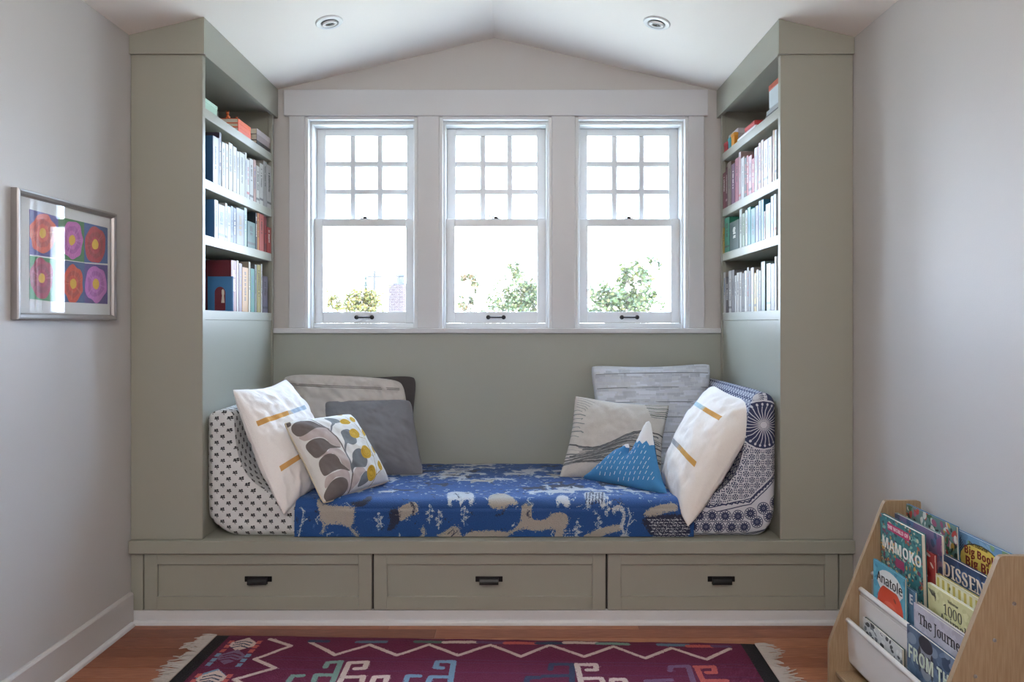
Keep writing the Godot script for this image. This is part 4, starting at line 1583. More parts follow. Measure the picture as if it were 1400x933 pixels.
# ------------------------------------------------------------------ picture on the wall
func ring(m: MB, o: Vector3, ax: Vector3, ay: Vector3, nz: Vector3, w: float, h: float, prof: Array) -> void:     # a mitred frame; prof: [inset, height]
	for i in prof.size() - 1:
		var a: Array = prof[i]
		var b: Array = prof[i + 1]
		var c := []
		for q in [a, b]:
			c.append([o + ax * q[0] + ay * q[0] + nz * q[1], o + ax * (w - q[0]) + ay * q[0] + nz * q[1], o + ax * (w - q[0]) + ay * (h - q[0]) + nz * q[1], o + ax * q[0] + ay * (h - q[0]) + nz * q[1]])
		var outs := [-ay, ax, ay, -ax]
		for k in 4:
			var dz: float = b[1] - a[1]
			var di: float = b[0] - a[0]
			var nn: Vector3 = (outs[k] * dz + nz * di).normalized()
			m.poly([c[0][k], c[0][(k + 1) % 4], c[1][(k + 1) % 4], c[1][k]], nn)

func build_picture() -> void:
	var xp := WL + 0.024
	var tl := at_x(24, 256, xp)
	var br := at_x(160, 438, xp)
	var w := tl.z - br.z
	var h := tl.y - br.y
	var o0 := Vector3(WL + 0.001, br.y, tl.z)
	var ax := Vector3(0, 0, -1)
	var o := thing("framed_picture", "silver framed picture of six bright flowers hung on the wall", "picture", Vector3(WL, br.y, (tl.z + br.z) / 2))
	var m := MB.new()
	ring(m, o0, ax, Vector3.UP, Vector3.RIGHT, w, h, [[0.0, 0.0], [0.0, 0.021], [0.003, 0.025], [0.008, 0.026], [0.017, 0.021], [0.022, 0.013], [0.022, 0.004]])
	part(o, "frame", m, M.steel, "brushed silver frame")
	m = MB.new()
	m.box(o0 + Vector3(0.002, 0.018, -0.018), o0 + Vector3(0.006, h - 0.018, -w + 0.018), 0.0)
	part(o, "mat_board", m, mat(hexc("d8d9d8"), 0.9), "white mat")
	var xa := WL + 0.0085
	var a := at_x(172 / 4.24, 240 + 195 / 4.24, xa)
	var b := at_x(624 / 4.24, 240 + 746 / 4.24, xa)
	var im := canvas(900, 620, hexc("dcdcd8"))
	var f := func(p: Vector2) -> Vector2:
		var q := at_x(p.x / 4.24, 240 + p.y / 4.24, xa)
		return Vector2((a.z - q.z) / (a.z - b.z) * 900, (a.y - q.y) / (a.y - b.y) * 620)
	var A := func(c: Color, p: Array, sm: bool) -> void:
		var q := mp(f, p)
		fpoly(im, smooth(q, true, 4) if sm else q, c)
	A.call(hexc("44388c"), [172, 195, 338, 240, 338, 480, 172, 458], false)
	A.call(hexc("2f7a45"), [338, 238, 488, 272, 488, 504, 338, 482], false)
	A.call(hexc("2c5796"), [488, 272, 624, 305, 624, 512, 488, 504], false)
	A.call(hexc("2f8a4a"), [172, 465, 338, 488, 338, 736, 172, 715], false)
	A.call(hexc("2a4f86"), [338, 488, 490, 508, 490, 742, 338, 736], false)
	A.call(hexc("473487"), [490, 510, 624, 522, 624, 748, 490, 744], false)
	var r := RandomNumberGenerator.new()
	r.seed = 21
	for q in [[248, 335, 78, 112, "d8512f", "b73e2a"], [418, 375, 66, 112, "c465b4", "a84fa0"], [552, 402, 62, 106, "b51f38", "961830"], [242, 596, 70, 116, "a92650", "8c1c44"], [425, 628, 58, 108, "d4462c", "b23624"], [556, 630, 64, 106, "c46bc0", "a955aa"]]:
		for ringk in 3:
			var p := []
			for k in 16:
				var rr := (1.0 - ringk * 0.26) * r.randf_range(0.9, 1.06)
				p.append_array([q[0] + cos(TAU * k / 16) * q[2] * rr, q[1] + sin(TAU * k / 16) * q[3] * rr])
			A.call(hexc(q[4 + ringk % 2]), p, true)
		for k in 24:
			var an := r.randf() * TAU
			var d := Vector2(cos(an) * q[2], sin(an) * q[3])
			fline(im, mp(f, [q[0] + d.x * 0.35, q[1] + d.y * 0.35, q[0] + d.x * 0.9, q[1] + d.y * 0.9]), 2.5, hexc(q[4]).lightened(0.25))
		var y := []
		for k in 10:
			y.append_array([q[0] + cos(TAU * k / 10) * 19, q[1] + sin(TAU * k / 10) * 30 * r.randf_range(0.9, 1.1)])
		A.call(hexc("e5b62c"), y, true)
	speckle(im, 90000, 4, 0.08)
	var pm := mat(Color.WHITE, 0.8)
	pm.albedo_texture = tex(im)
	m = MB.new()
	var c := [Vector3(xa, a.y, a.z), Vector3(xa, a.y, b.z), Vector3(xa, b.y, b.z), Vector3(xa, b.y, a.z)]
	m.poly(c, Vector3.RIGHT, [Vector2(0, 0), Vector2(1, 0), Vector2(1, 1), Vector2(0, 1)])
	m.box(Vector3(xa - 0.0015, b.y, b.z), Vector3(xa - 0.0003, a.y, a.z), 0.0)
	part(o, "print", m, pm, "six painted flowers in two rows")
	m = MB.new()
	m.box(o0 + Vector3(0.011, 0.02, -0.02), o0 + Vector3(0.013, h - 0.02, -w + 0.02), 0.0)
	part(o, "glass", m, M.glass)

# the room's own lamp on the ceiling behind the camera, warm, which fills the fronts of the cabinets
func build_room_lamp() -> void:
	var p := Vector3(RIDGE.x, RIDGE.y - 0.012, 3.75)
	var o := thing("ceiling_lamp", "round opal glass ceiling lamp at the ridge of the room", "lamp", p)
	var m := MB.new()
	m.lathe(p, Vector3.DOWN, [[0.0, 0.0], [0.16, 0.0], [0.16, 0.03], [0.14, 0.035], [0.0, 0.035]], 32)
	part(o, "base", m, M.sash)
	m = MB.new()
	m.ball(p + Vector3(0, -0.12, 0), Vector3(0.17, 0.1, 0.17), 16)
	var glow := mat(hexc("fff1dc"), 0.4)
	glow.emission_enabled = true
	glow.emission = hexc("ffe6c8")
	glow.emission_energy_multiplier = 1.5
	part(o, "lamp_shade", m, glow, "glowing opal glass shade")
	var l := OmniLight3D.new()
	l.name = "lamp_light"
	l.light_color = hexc("fffaf6")
	l.light_energy = 0.5
	l.light_size = 0.09
	l.omni_range = 14.0
	l.omni_attenuation = 2.0
	l.shadow_enabled = true
	l.position = Vector3(0, -0.12, 0)
	o.add_child(l)

# ------------------------------------------------------------------ recessed lamps (switched off)
func build_downlights() -> void:
	for q in [[450.0, 30.0], [898.0, 31.0]]:
		var s := signf(q[0] - CX)
		var nn := Vector3(-s * SLOPE, -1.0, 0).normalized()
		var p := on_plane(q[0], q[1], Vector3(RIDGE.x, RIDGE.y, 0), nn)
		var o := thing("recessed_downlight", "round white recessed ceiling light above the " + ("flower picture side" if s < 0 else "book rack side") + " of the seat", "light", p, "recessed ceiling lights")
		var m := MB.new()
		m.lathe(p, nn, [[0.066, 0.0], [0.066, 0.003], [0.062, 0.007], [0.046, 0.009], [0.043, 0.007], [0.042, 0.0005]], 36)
		part(o, "trim_ring", m, M.sash)
		m = MB.new()
		m.lathe(p, nn, [[0.042, 0.0008], [0.0, 0.0008]], 36)
		part(o, "housing", m, mat(hexc("6f7676"), 0.5, 0.4))
		m = MB.new()
		var t := (nn + Vector3(0, 0, -0.16)).normalized()
		m.lathe(p, t, [[0.036, 0.004], [0.036, 0.012], [0.033, 0.014], [0.024, 0.013], [0.022, 0.006]], 32)
		part(o, "gimbal_ring", m, M.sash)
		m = MB.new()
		m.lathe(p, t, [[0.022, 0.0075], [0.012, 0.0062], [0.0, 0.006]], 28)
		part(o, "lens", m, mat(hexc("5f6765"), 0.2, 0.5))

# ------------------------------------------------------------------ books
const ORD := ["first", "second", "third", "fourth", "fifth", "sixth", "seventh", "eighth", "ninth", "tenth", "eleventh", "twelfth", "thirteenth", "fourteenth", "fifteenth", "sixteenth", "seventeenth", "eighteenth", "nineteenth", "twentieth"]

func colour_name(c: Color) -> String:
	var l := c.get_luminance()
	if c.s < 0.13:
		return "white" if l > 0.62 else ("light grey" if l > 0.38 else ("grey" if l > 0.14 else "black"))
	var h := c.h * 360.0
	if c.s < 0.28 and l > 0.4:
		return "cream" if h < 75 else ("pale green" if h < 160 else ("pale blue" if h < 265 else "pale pink"))
	if h < 18 or h > 330:
		return "pink" if c.s < 0.45 and l > 0.25 else ("dark red" if l < 0.12 else "red")
	if h < 38:
		return "orange" if c.v > 0.7 else "brown"
	if h < 68:
		return "yellow"
	if h < 160:
		return "green"
	if h < 195:
		return "teal"
	if h < 255:
		return "blue" if l > 0.08 else "dark blue"
	return "purple"

# spine towards `dir` along x; base centre at the node
func bound(o: Node3D, t: float, h: float, dep: float, dir: float, spine: Color, cover: Color, marks: Color, r: RandomNumberGenerator) -> void:
	var b := Vector3.ZERO
	org[o] = Vector3.ZERO
	var k := minf(0.0022, t * 0.22)
	var x1 := dep / 2
	var m := MB.new()
	var p := PackedVector2Array([Vector2(-x1, -t / 2), Vector2(x1 - k, -t / 2), Vector2(x1 - k, -t / 2 + k), Vector2(-x1, -t / 2 + k)])
	var q := PackedVector2Array([Vector2(-x1, t / 2 - k), Vector2(x1 - k, t / 2 - k), Vector2(x1 - k, t / 2), Vector2(-x1, t / 2)])
	if spine.is_equal_approx(cover):
		p = PackedVector2Array([Vector2(-x1, -t / 2), Vector2(x1 - 0.001, -t / 2), Vector2(x1, -t / 2 + 0.001), Vector2(x1, t / 2 - 0.001), Vector2(x1 - 0.001, t / 2), Vector2(-x1, t / 2), Vector2(-x1, t / 2 - k), Vector2(x1 - k, t / 2 - k), Vector2(x1 - k, -t / 2 + k), Vector2(-x1, -t / 2 + k)])
		m.prism(p, b, Vector3(dir, 0, 0), Vector3(0, 0, 1), Vector3(0, h, 0))
		part(o, "cover", m, shine(cover))
	else:
		m.prism(p, b, Vector3(dir, 0, 0), Vector3(0, 0, 1), Vector3(0, h, 0))
		part(o, "cover_board", m, shine(cover))
		m = MB.new()
		m.prism(q, b, Vector3(dir, 0, 0), Vector3(0, 0, 1), Vector3(0, h, 0))
		part(o, "cover_board", m, shine(cover))
		m = MB.new()
		m.prism(PackedVector2Array([Vector2(x1 - k, -t / 2), Vector2(x1, -t / 2 + 0.001), Vector2(x1, t / 2 - 0.001), Vector2(x1 - k, t / 2)]), b, Vector3(dir, 0, 0), Vector3(0, 0, 1), Vector3(0, h, 0))
		part(o, "spine", m, shine(spine))
	m = MB.new()
	var pa := Vector3(dir * (-x1 + 0.003), 0.003, -t / 2 + k)
	m.box(pa, Vector3(dir * (x1 - k), h - 0.003, t / 2 - k), 0.0)
	part(o, "pages", m, M.pages)
	# the title down the spine
	if t > 0.011:
		m = MB.new()
		var y := h * r.randf_range(0.78, 0.9)
		var wdt := t * r.randf_range(0.25, 0.42)
		var stop := h * r.randf_range(0.25, 0.5)
		while y > stop:
			var l := r.randf_range(0.0035, 0.0065)
			if r.randf() < 0.85:
				m.box(Vector3(dir * (x1 - 0.0005), y - l, -wdt / 2 * r.randf_range(0.6, 1.0)), Vector3(dir * (x1 + 0.0004), y, wdt / 2 * r.randf_range(0.6, 1.0)), 0.0)
			y -= l + 0.0022
		var tt := part(o, "lettering", m, shine(marks))
		tt.set_meta("kind", "stuff")

func shelf_row(s: float, shelf: int, ox: float, oy: float, k: float, list: Array) -> void:
	var xs: float = (XL - 0.005) if s < 0 else (XR + 0.005)
	var r := RandomNumberGenerator.new()
	r.seed = 100 + shelf + (10 if s > 0 else 0)
	var side := "flower picture bookcase" if s < 0 else "book rack side bookcase"
	var n := list.size()
	for i in n:
		var d: Array = list[i]
		var za := at_x(ox + d[0] / k, 0, xs).z
		var zb := at_x(ox + d[1] / k, 0, xs).z
		var z0 := maxf(minf(za, zb), ZP + 0.02)
		var z1 := maxf(maxf(za, zb), z0 + 0.006)
		var near: float = ox + (d[0] if s < 0 else d[1]) / k
		var top := at_x(near, oy + d[2] / k, xs).y
		var base: float = SHELF[shelf]
		var room: float = SHELF[shelf - 1] - SHELF_T - base - 0.008
		var h := clampf(top - base, 0.1, room)
		var dep := clampf(h * r.randf_range(0.66, 0.78), 0.12, 0.24)
		var c := hexc(d[3])
		c = c.darkened(0.27 if c.get_luminance() > 0.45 else 0.14)
		var from_window: int = n - 1 - i if s < 0 else i
		var nm := colour_name(c)
		var o := thing("book", "%s book, %s from the window on the %s shelf, %s" % [nm, ORD[from_window], ORD[shelf], side], "book", Vector3(xs + s * dep / 2, base, (z0 + z1) / 2), "books on the %s shelf of the %s" % [ORD[shelf], side])
		var cover := hexc(d[4]).darkened(0.1) if d.size() > 4 else c
		var marks := hexc("2b2b2e") if c.get_luminance() > 0.3 else hexc("d8d4cc")
		if r.randf() < 0.2:
			marks = [hexc("a8322e"), hexc("2d5f8c"), hexc("8a6a2a")][r.randi() % 3]
		bound(o, z1 - z0 - 0.0006, h, dep, -s, c, cover, marks, r)
		if r.randf() < 0.3 and z1 - z0 > 0.012:
			var m := MB.new()
			var y := h * r.randf_range(0.06, 0.16)
			m.box(Vector3(-s * (dep / 2 - 0.0006), y, -(z1 - z0) * 0.46), Vector3(-s * (dep / 2 + 0.0004), y + 0.012, (z1 - z0) * 0.46), 0.0)
			part(o, "spine_band", m, shine(marks.lerp(c, 0.3)))

func lying(label: String, x: float, y: float, z: float, sx: float, h: float, sz: float, c: Color, dir: float, group := "", spine_z := false) -> Node3D:      # a book lying flat, spine towards the seat
	var o := thing("book", label, "book", Vector3(x, y, z), group)
	org[o] = Vector3.ZERO
	var k := 0.0025
	var m := MB.new()
	m.prism(PackedVector2Array([Vector2(-sx / 2, 0), Vector2(sx / 2 - 0.001, 0), Vector2(sx / 2, 0.001), Vector2(sx / 2, h - 0.001), Vector2(sx / 2 - 0.001, h), Vector2(-sx / 2, h), Vector2(-sx / 2, h - k), Vector2(sx / 2 - k, h - k), Vector2(sx / 2 - k, k), Vector2(-sx / 2, k)]), Vector3(0, 0, -sz / 2), Vector3(dir, 0, 0), Vector3.UP, Vector3(0, 0, sz))
	part(o, "cover", m, shine(c))
	m = MB.new()
	m.box(Vector3(dir * (-sx / 2 + 0.003), k, -sz / 2 + 0.003), Vector3(dir * (sx / 2 - k), h - k, sz / 2 - 0.003), 0.0)
	part(o, "pages", m, M.pages)
	return o

func carton(called: String, label: String, cat: String, lo: Vector3, hi: Vector3, c: Color, lid: Color, h_lid: float) -> Node3D:
	var o := thing(called, label, cat, Vector3((lo.x + hi.x) / 2, lo.y, (lo.z + hi.z) / 2))
	var m := MB.new()
	m.box(lo + Vector3(0.002, 0, 0.002), Vector3(hi.x - 0.002, hi.y - h_lid * 0.5, hi.z - 0.002), 0.002)
	part(o, "tray", m, shine(c))
	m = MB.new()
	m.box(Vector3(lo.x, hi.y - h_lid, lo.z), hi, 0.003)
	part(o, "lid", m, shine(lid))
	return o

func build_shelf_things() -> void:
	shelf_row(-1.0, 1, 270, 130, 5.83, [[125, 165, 322, "c8d2da", "2f5f93"], [166, 174, 340, "d8d8d8"], [175, 190, 297, "463a4c"], [195, 222, 370, "dcdcd6"], [224, 247, 383, "d9d5cc"], [250, 280, 375, "c9bfae"], [283, 313, 405, "cfc8ba"], [315, 333, 445, "dcdcda"], [335, 379, 450, "c5c4ae"], [381, 392, 456, "dfe0de"], [393, 414, 508, "e0e0de"], [416, 446, 502, "d6d6d2"], [448, 466, 512, "cf9f94"], [469, 494, 560, "dcdad4"], [496, 524, 540, "d4d2cc"], [526, 553, 520, "bfbcb8"], [555, 588, 552, "e2dedc"]])
	shelf_row(-1.0, 2, 270, 260, 4.91, [[115, 139, 62, "d6d6cf", "3a6fa8"], [140, 186, 92, "aeb0b2"], [187, 200, 86, "dfe2e2"], [201, 225, 106, "c6ced2"], [226, 240, 106, "6f93b4"], [241, 260, 118, "27385f"], [262, 314, 116, "9a9ca4"], [315, 332, 118, "b5d4cc"], [336, 388, 205, "4f7f7c"], [390, 401, 150, "2e3a44"], [402, 415, 150, "d98b3a"], [416, 446, 156, "c9605a"], [448, 465, 176, "6a2630"], [467, 494, 246, "a83c3a"]])
	shelf_row(-1.0, 3, 270, 260, 4.91, [[226, 262, 470, "7a2a38"], [263, 276, 472, "cfc8c4"], [278, 299, 490, "7b5a72"], [301, 341, 516, "d8963f"], [343, 356, 482, "ddd6c0"], [358, 383, 526, "3f9a8e"], [385, 398, 500, "8f9496"], [400, 425, 500, "b9a95c"], [427, 435, 496, "dedede"], [438, 472, 576, "7a7284"]])
	shelf_row(1.0, 1, 970, 90, 5.18, [[94, 114, 752, "7a3040"], [115, 126, 716, "5e2a3a"], [127, 153, 672, "8f7c70"], [155, 179, 686, "6d4a66"], [181, 206, 646, "c66a80"], [208, 222, 606, "dcc2c6"], [224, 246, 642, "e0dcdc"], [248, 262, 648, "26221e"], [263, 275, 632, "c23a3c"], [276, 299, 628, "dd9aa2"], [301, 316, 652, "b8323a"], [318, 336, 576, "e2d2d2"], [338, 346, 570, "b5603c"], [347, 363, 540, "c9886a"], [365, 381, 520, "d8b0b0"], [383, 413, 516, "dccfd4"], [415, 441, 496, "d4bcc4"], [447, 459, 452, "cf9a3a"], [461, 474, 450, "d0d6da"]])
	shelf_row(1.0, 2, 970, 250, 4.665, [[82, 95, 285, "d9b43a"], [97, 126, 216, "2f9a7c"], [128, 189, 230, "2f4a46"], [191, 207, 166, "c4cfc4"], [209, 226, 192, "9fb89a"], [228, 242, 172, "d2d8d6"], [244, 262, 152, "2b9c9c"], [264, 291, 158, "247a86"], [293, 312, 142, "6d6280"], [314, 328, 112, "3d6f96"], [330, 345, 104, "4b9bc4"], [347, 356, 180, "cda79a"], [358, 389, 126, "8fa6b6"], [391, 408, 82, "bcd0da"], [410, 424, 70, "dfe3e4"]])
	shelf_row(1.0, 3, 970, 250, 4.665, [[89, 103, 570, "e0dedb"], [105, 120, 600, "4a4648"], [122, 140, 560, "c9c6c2"], [142, 158, 555, "8c8a8c"], [160, 172, 590, "dedbd8"], [174, 188, 572, "d9d4cf"], [190, 205, 570, "c4beb8"], [207, 220, 575, "5c5a5c"], [222, 238, 560, "dcdad6"], [240, 250, 540, "a6a3a2"], [252, 262, 560, "6a676a"], [264, 282, 540, "c6c4c0"], [284, 298, 575, "d8b23e"], [300, 312, 555, "dedede"], [314, 328, 560, "35343c"], [330, 354, 500, "6f8a86"], [364, 390, 512, "b8c4c8"], [392, 414, 515, "4a3a3c"], [416, 426, 470, "e2e2e2"]])
	# small blue book standing face out in front of the maroon one
	var base: float = SHELF[3]
	var o := thing("book", "small blue book with an arched doorway on its cover, facing out before maroon books", "book", Vector3(-1.4325, base, -0.295))
	org[o] = Vector3.ZERO
	var m := MB.new()
	m.box(Vector3(-0.06, 0, -0.006), Vector3(0.06, 0.168, -0.004), 0.0)
	part(o, "cover_board", m, shine(hexc("3f78ad")))
	m = MB.new()
	m.box(Vector3(-0.06, 0, 0.004), Vector3(0.06, 0.168, 0.006), 0.0)
	part(o, "cover_board", m, shine(hexc("3f78ad")))
	m = MB.new()
	m.box(Vector3(-0.057, 0.003, -0.004), Vector3(0.057, 0.165, 0.004), 0.0)
	part(o, "pages", m, M.pages)
	var arch := PackedVector2Array([Vector2(-0.026, 0.004), Vector2(0.026, 0.004)])
	for k in 13:
		arch.append(Vector2(cos(PI * k / 12.0) * 0.026, 0.088 + sin(PI * k / 12.0) * 0.03))
	m = MB.new()
	m.prism(arch, Vector3(0.0, 0, 0.006), Vector3.RIGHT, Vector3.UP, Vector3(0, 0, 0.0006))
	part(o, "cover_print", m, shine(hexc("6e2733")), "dark red arched doorway")
	var fig := PackedVector2Array([Vector2(0.006, 0.04), Vector2(0.022, 0.04), Vector2(0.019, 0.075), Vector2(0.021, 0.085), Vector2(0.02, 0.1), Vector2(0.014, 0.107), Vector2(0.008, 0.1), Vector2(0.008, 0.085), Vector2(0.01, 0.075)])
	m = MB.new()
	m.prism(fig, Vector3(0.0, 0, 0.0066), Vector3.RIGHT, Vector3.UP, Vector3(0, 0, 0.0004))
	part(o, "cover_print", m, shine(hexc("d6c9bd")), "small pale figure")
	# top shelf by the picture wall
	base = SHELF[0]
	carton("small_box", "mint green lidded box on the top shelf near the orange books", "box", Vector3(-1.55, base, -0.19), Vector3(-1.40, base + 0.055, -0.06), hexc("a9cdbb"), hexc("b4d8c6"), 0.02)
	var y := base
	for k in 3:
		var hh: float = [0.022, 0.02, 0.023][k]
		lying("orange paperback lying flat, " + ["bottom", "middle", "top"][k] + " of the orange stack", -1.475, y, -0.487, 0.165, hh, 0.163, [hexc("d9532f"), hexc("dd5f38"), hexc("e0663c")][k], 1.0, "stack of orange books")
		y += hh
	for k in 2:
		toy(Vector3(-1.455 + k * 0.02, y, -0.435 - k * 0.06), 1.0 if k == 0 else 0.8, ["taller", "shorter"][k])
	y = base
	for q in [[0.022, "1c1c20", "black book at the bottom of a flat stack beside the orange books"], [0.032, "8a7f80", "white book lying on the black one beside the orange books"], [0.03, "a39a9a", "pale book topping the flat stack beside the orange books"]]:
		lying(q[2], -1.475, y, -0.745, 0.17, q[0], 0.2, hexc(q[1]), 1.0, "flat stack by the orange books")
		y += q[0]
	# top shelf on the other side
	carton("game_box", "light grey board game box on the top shelf near the window", "box", Vector3(1.2, base, -0.85), Vector3(1.4, base + 0.1, -0.69), hexc("b9b6ba"), hexc("c6c4c8"), 0.03)
	carton("small_box", "orange small box before the light grey game box", "box", Vector3(1.172, base, -0.72), Vector3(1.197, base + 0.07, -0.665), hexc("d8922e"), hexc("e0a040"), 0.02)
	carton("small_box", "turquoise small box before the light grey game box", "box", Vector3(1.172, base, -0.775), Vector3(1.197, base + 0.062, -0.725), hexc("3f9aa8"), hexc("4aa9b6"), 0.02)
	carton("small_box", "red small box before the light grey game box, by the window", "box", Vector3(1.172, base, -0.85), Vector3(1.197, base + 0.055, -0.78), hexc("b03038"), hexc("bf3c42"), 0.02)
	lying("white picture book lying flat under the red box", 1.26, base, -0.47, 0.18, 0.012, 0.27, hexc("d6d4d6"), -1.0)
	carton("small_box", "red cardboard box lying on a white book on the top shelf", "box", Vector3(1.19, base + 0.012, -0.55), Vector3(1.32, base + 0.056, -0.4), hexc("b03a40"), hexc("c2474a"), 0.02)
	lying("dark book at the bottom of the front stack under the pale box", 1.27, base, -0.14, 0.17, 0.02, 0.19, hexc("3a3d42"), -1.0)
	lying("grey book lying on the dark one under the pale box", 1.268, base + 0.02, -0.135, 0.165, 0.02, 0.18, hexc("9aa0a4"), -1.0)
	carton("game_box", "pale box with a red lid on two flat books, top shelf", "box", Vector3(1.18, base + 0.04, -0.185), Vector3(1.34, base + 0.15, -0.045), hexc("bccad0"), hexc("b55a48"), 0.03)

func toy(p: Vector3, k: float, which: String) -> void:
	var o := thing("toy_animal", which + " orange toy animal standing on the orange books", "toy", p, "orange toy animals")
	org[o] = Vector3.ZERO
	var c := shine(hexc("cf6a34"), 0.5)
	var m := MB.new()
	m.ball(Vector3(0, 0.016, 0) * k, Vector3(0.009, 0.009, 0.014) * k, 8)
	part(o, "body", m, c)
	m = MB.new()
	m.ball(Vector3(0, 0.03, 0.008) * k, Vector3(0.007, 0.008, 0.008) * k, 8)
	for s in [-1.0, 1.0]:
		m.tube([Vector3(s * 0.004, 0.034, 0.007) * k, Vector3(s * 0.006, 0.044, 0.006) * k], 0.002 * k, 6)
	part(o, "head", m, c)
	for sx in [-1.0, 1.0]:
		for sz in [-1.0, 1.0]:
			m = MB.new()
			m.tube([Vector3(sx * 0.005, 0, sz * 0.008) * k, Vector3(sx * 0.005, 0.014, sz * 0.008) * k], 0.003 * k, 6)
			part(o, "leg", m, c)

# ------------------------------------------------------------------ rack of picture books
func rack_panel(m: MB, z: float) -> void:
	var p := PackedVector2Array([Vector2(1.139, 0.002), Vector2(1.139, 0.155), Vector2(1.1405, 0.168), Vector2(1.336, 0.672), Vector2(1.341, 0.68), Vector2(1.35, 0.6835), Vector2(1.462, 0.6835), Vector2(1.470, 0.68), Vector2(1.472, 0.672), Vector2(1.472, 0.002)])
	m.prism(p, Vector3(0, 0, z), Vector3.RIGHT, Vector3.UP, Vector3(0, 0, 0.016))

func build_rack() -> void:
	var zf := 0.512
	var zn := 1.102
	var o := thing("book_rack", "low maple book display rack with canvas pockets against the wall", "rack", Vector3(1.3, 0, (zf + zn) / 2))
	for z in [zf, zn]:
		var m := MB.new()
		rack_panel(m, z)
		part(o, "side_panel", m, M.maple)
	var m2 := MB.new()
	m2.box(Vector3(1.16, 0.05, zf + 0.016), Vector3(1.468, 0.066, zn), 0.002)
	part(o, "bottom_board", m2, M.maple)
	m2 = MB.new()
	m2.box(Vector3(1.455, 0.066, zf + 0.016), Vector3(1.468, 0.60, zn), 0.001)
	part(o, "back_panel", m2, M.maple)
	for q in [[945.0, 553.0], [850.0, 730.0], [757.0, 905.0]]:
		var p := at_z(1120 + q[0] / 3.546, 670 + q[1] / 3.546, zn + 0.016)
		m2 = MB.new()
		m2.lathe(p, Vector3(0, 0, 1), [[0.0055, -0.001], [0.0055, 0.0012], [0.0035, 0.0018], [0.003, 0.0006], [0.0, 0.0006]], 14)
		part(o, "screw", m2, M.steel)
	var lips := [Vector2(1.205, 0.25), Vector2(1.252, 0.362), Vector2(1.297, 0.42), Vector2(1.363, 0.455), Vector2(1.402, 0.50), Vector2(1.445, 0.55)]
	var drop := [0.155, 0.155, 0.14, 0.14, 0.14]
	for k in 5:
		var a: Vector2 = lips[k]
		var b: Vector2 = lips[k + 1]
		var d: float = drop[k]
		var prof := PackedVector2Array([a, a + Vector2(0.001, -0.05), a + Vector2(0.004, -d * 0.8), a + Vector2(0.010, -d), Vector2(b.x - 0.014, a.y - d), Vector2(b.x - 0.006, a.y - d * 0.8), Vector2(b.x - 0.0055, b.y - 0.02)])
		prof = smooth(prof, false, 4)
		var out := PackedVector2Array()
		for i in prof.size():
			out.append(prof[i])
		for i in range(prof.size() - 1, -1, -1):
			var t := (prof[mini(i + 1, prof.size() - 1)] - prof[maxi(i - 1, 0)]).normalized()
			out.append(prof[i] + Vector2(t.y, -t.x) * 0.0016)
		var m := MB.new()
		m.prism(out, Vector3(0, 0, zf + 0.017), Vector3.RIGHT, Vector3.UP, Vector3(0, 0, zn - zf - 0.018))
		part(o, "canvas_pocket", m, M.canvas, "off-white canvas sling")
		m = MB.new()
		m.tube([Vector3(a.x, a.y, zf + 0.017), Vector3(a.x, a.y, zn - 0.001)], 0.009, 14)
		part(o, "dowel_sleeve", m, M.canvas, "rolled canvas edge over a rod")
	rack_books(zf + 0.018, zn - 0.003)

func lettering(o: Node3D, text: String, x: float, y: float, z: float, h: float, c: Color, font := "Droid Sans", bold := true, wide := 1.0, tilt := 0.0) -> void:
	var sf := SystemFont.new()
	sf.font_names = PackedStringArray([font])
	sf.font_weight = 700 if bold else 400
	var t := TextMesh.new()
	t.font = sf
	t.text = text
	t.font_size = 48
	t.pixel_size = h / 35.0
	t.depth = 0.0008
	t.curve_step = 2.0
	var n := MeshInstance3D.new()
	n.name = "lettering"
	n.mesh = t
	t.material = shine(c, 0.5)
	o.add_child(n, true)
	n.transform = Transform3D(Basis(Vector3(0, sin(tilt), cos(tilt)) * wide, Vector3(0, cos(tilt), -sin(tilt)), Vector3(-1, 0, 0)), Vector3(x - 0.0005, y, z))

# front cover towards -x, spine at the far end; returns the node and the cover's x
func cover_book(label: String, x: float, z0: float, z1: float, top: float, h: float, t: float, im: Image, back: Color, lean := 2.0) -> Node3D:
	var a := deg_to_rad(lean)
	var base := Vector3(x + sin(a) * h, top - cos(a) * h, (z0 + z1) / 2)
	var o := thing("picture_book", label, "book", base, "picture books in the rack")
	o.rotation.z = a
	org[o] = Vector3.ZERO
	var w := z1 - z0
	var k := 0.0022
	var m := MB.new()
	m.prism(PackedVector2Array([Vector2(k, -w / 2 + 0.0015), Vector2(k, -w / 2 + 0.004), Vector2(t - k, -w / 2 + 0.004), Vector2(t - k, w / 2), Vector2(t, w / 2), Vector2(t, -w / 2 + 0.0015), Vector2(t - 0.002, -w / 2), Vector2(k + 0.001, -w / 2)]), Vector3.ZERO, Vector3.RIGHT, Vector3(0, 0, 1), Vector3(0, h, 0))
	part(o, "back_cover", m, shine(back))
	m = MB.new()
	m.box(Vector3(k, 0.003, -w / 2 + 0.004), Vector3(t - k, h - 0.003, w / 2 - 0.003), 0.0)
	part(o, "pages", m, M.pages)
	m = MB.new()
	m.box(Vector3(0.0001, 0, -w / 2), Vector3(k, h, w / 2), 0.0)
	for i in m.t.size():
		m.t[i] = Vector2(m.v[i].z / w + 0.5, 1.0 - m.v[i].y / h)
	var cm := mat(Color.WHITE, 0.3)
	cm.albedo_texture = tex(im)
	part(o, "front_cover", m, cm)
	return o

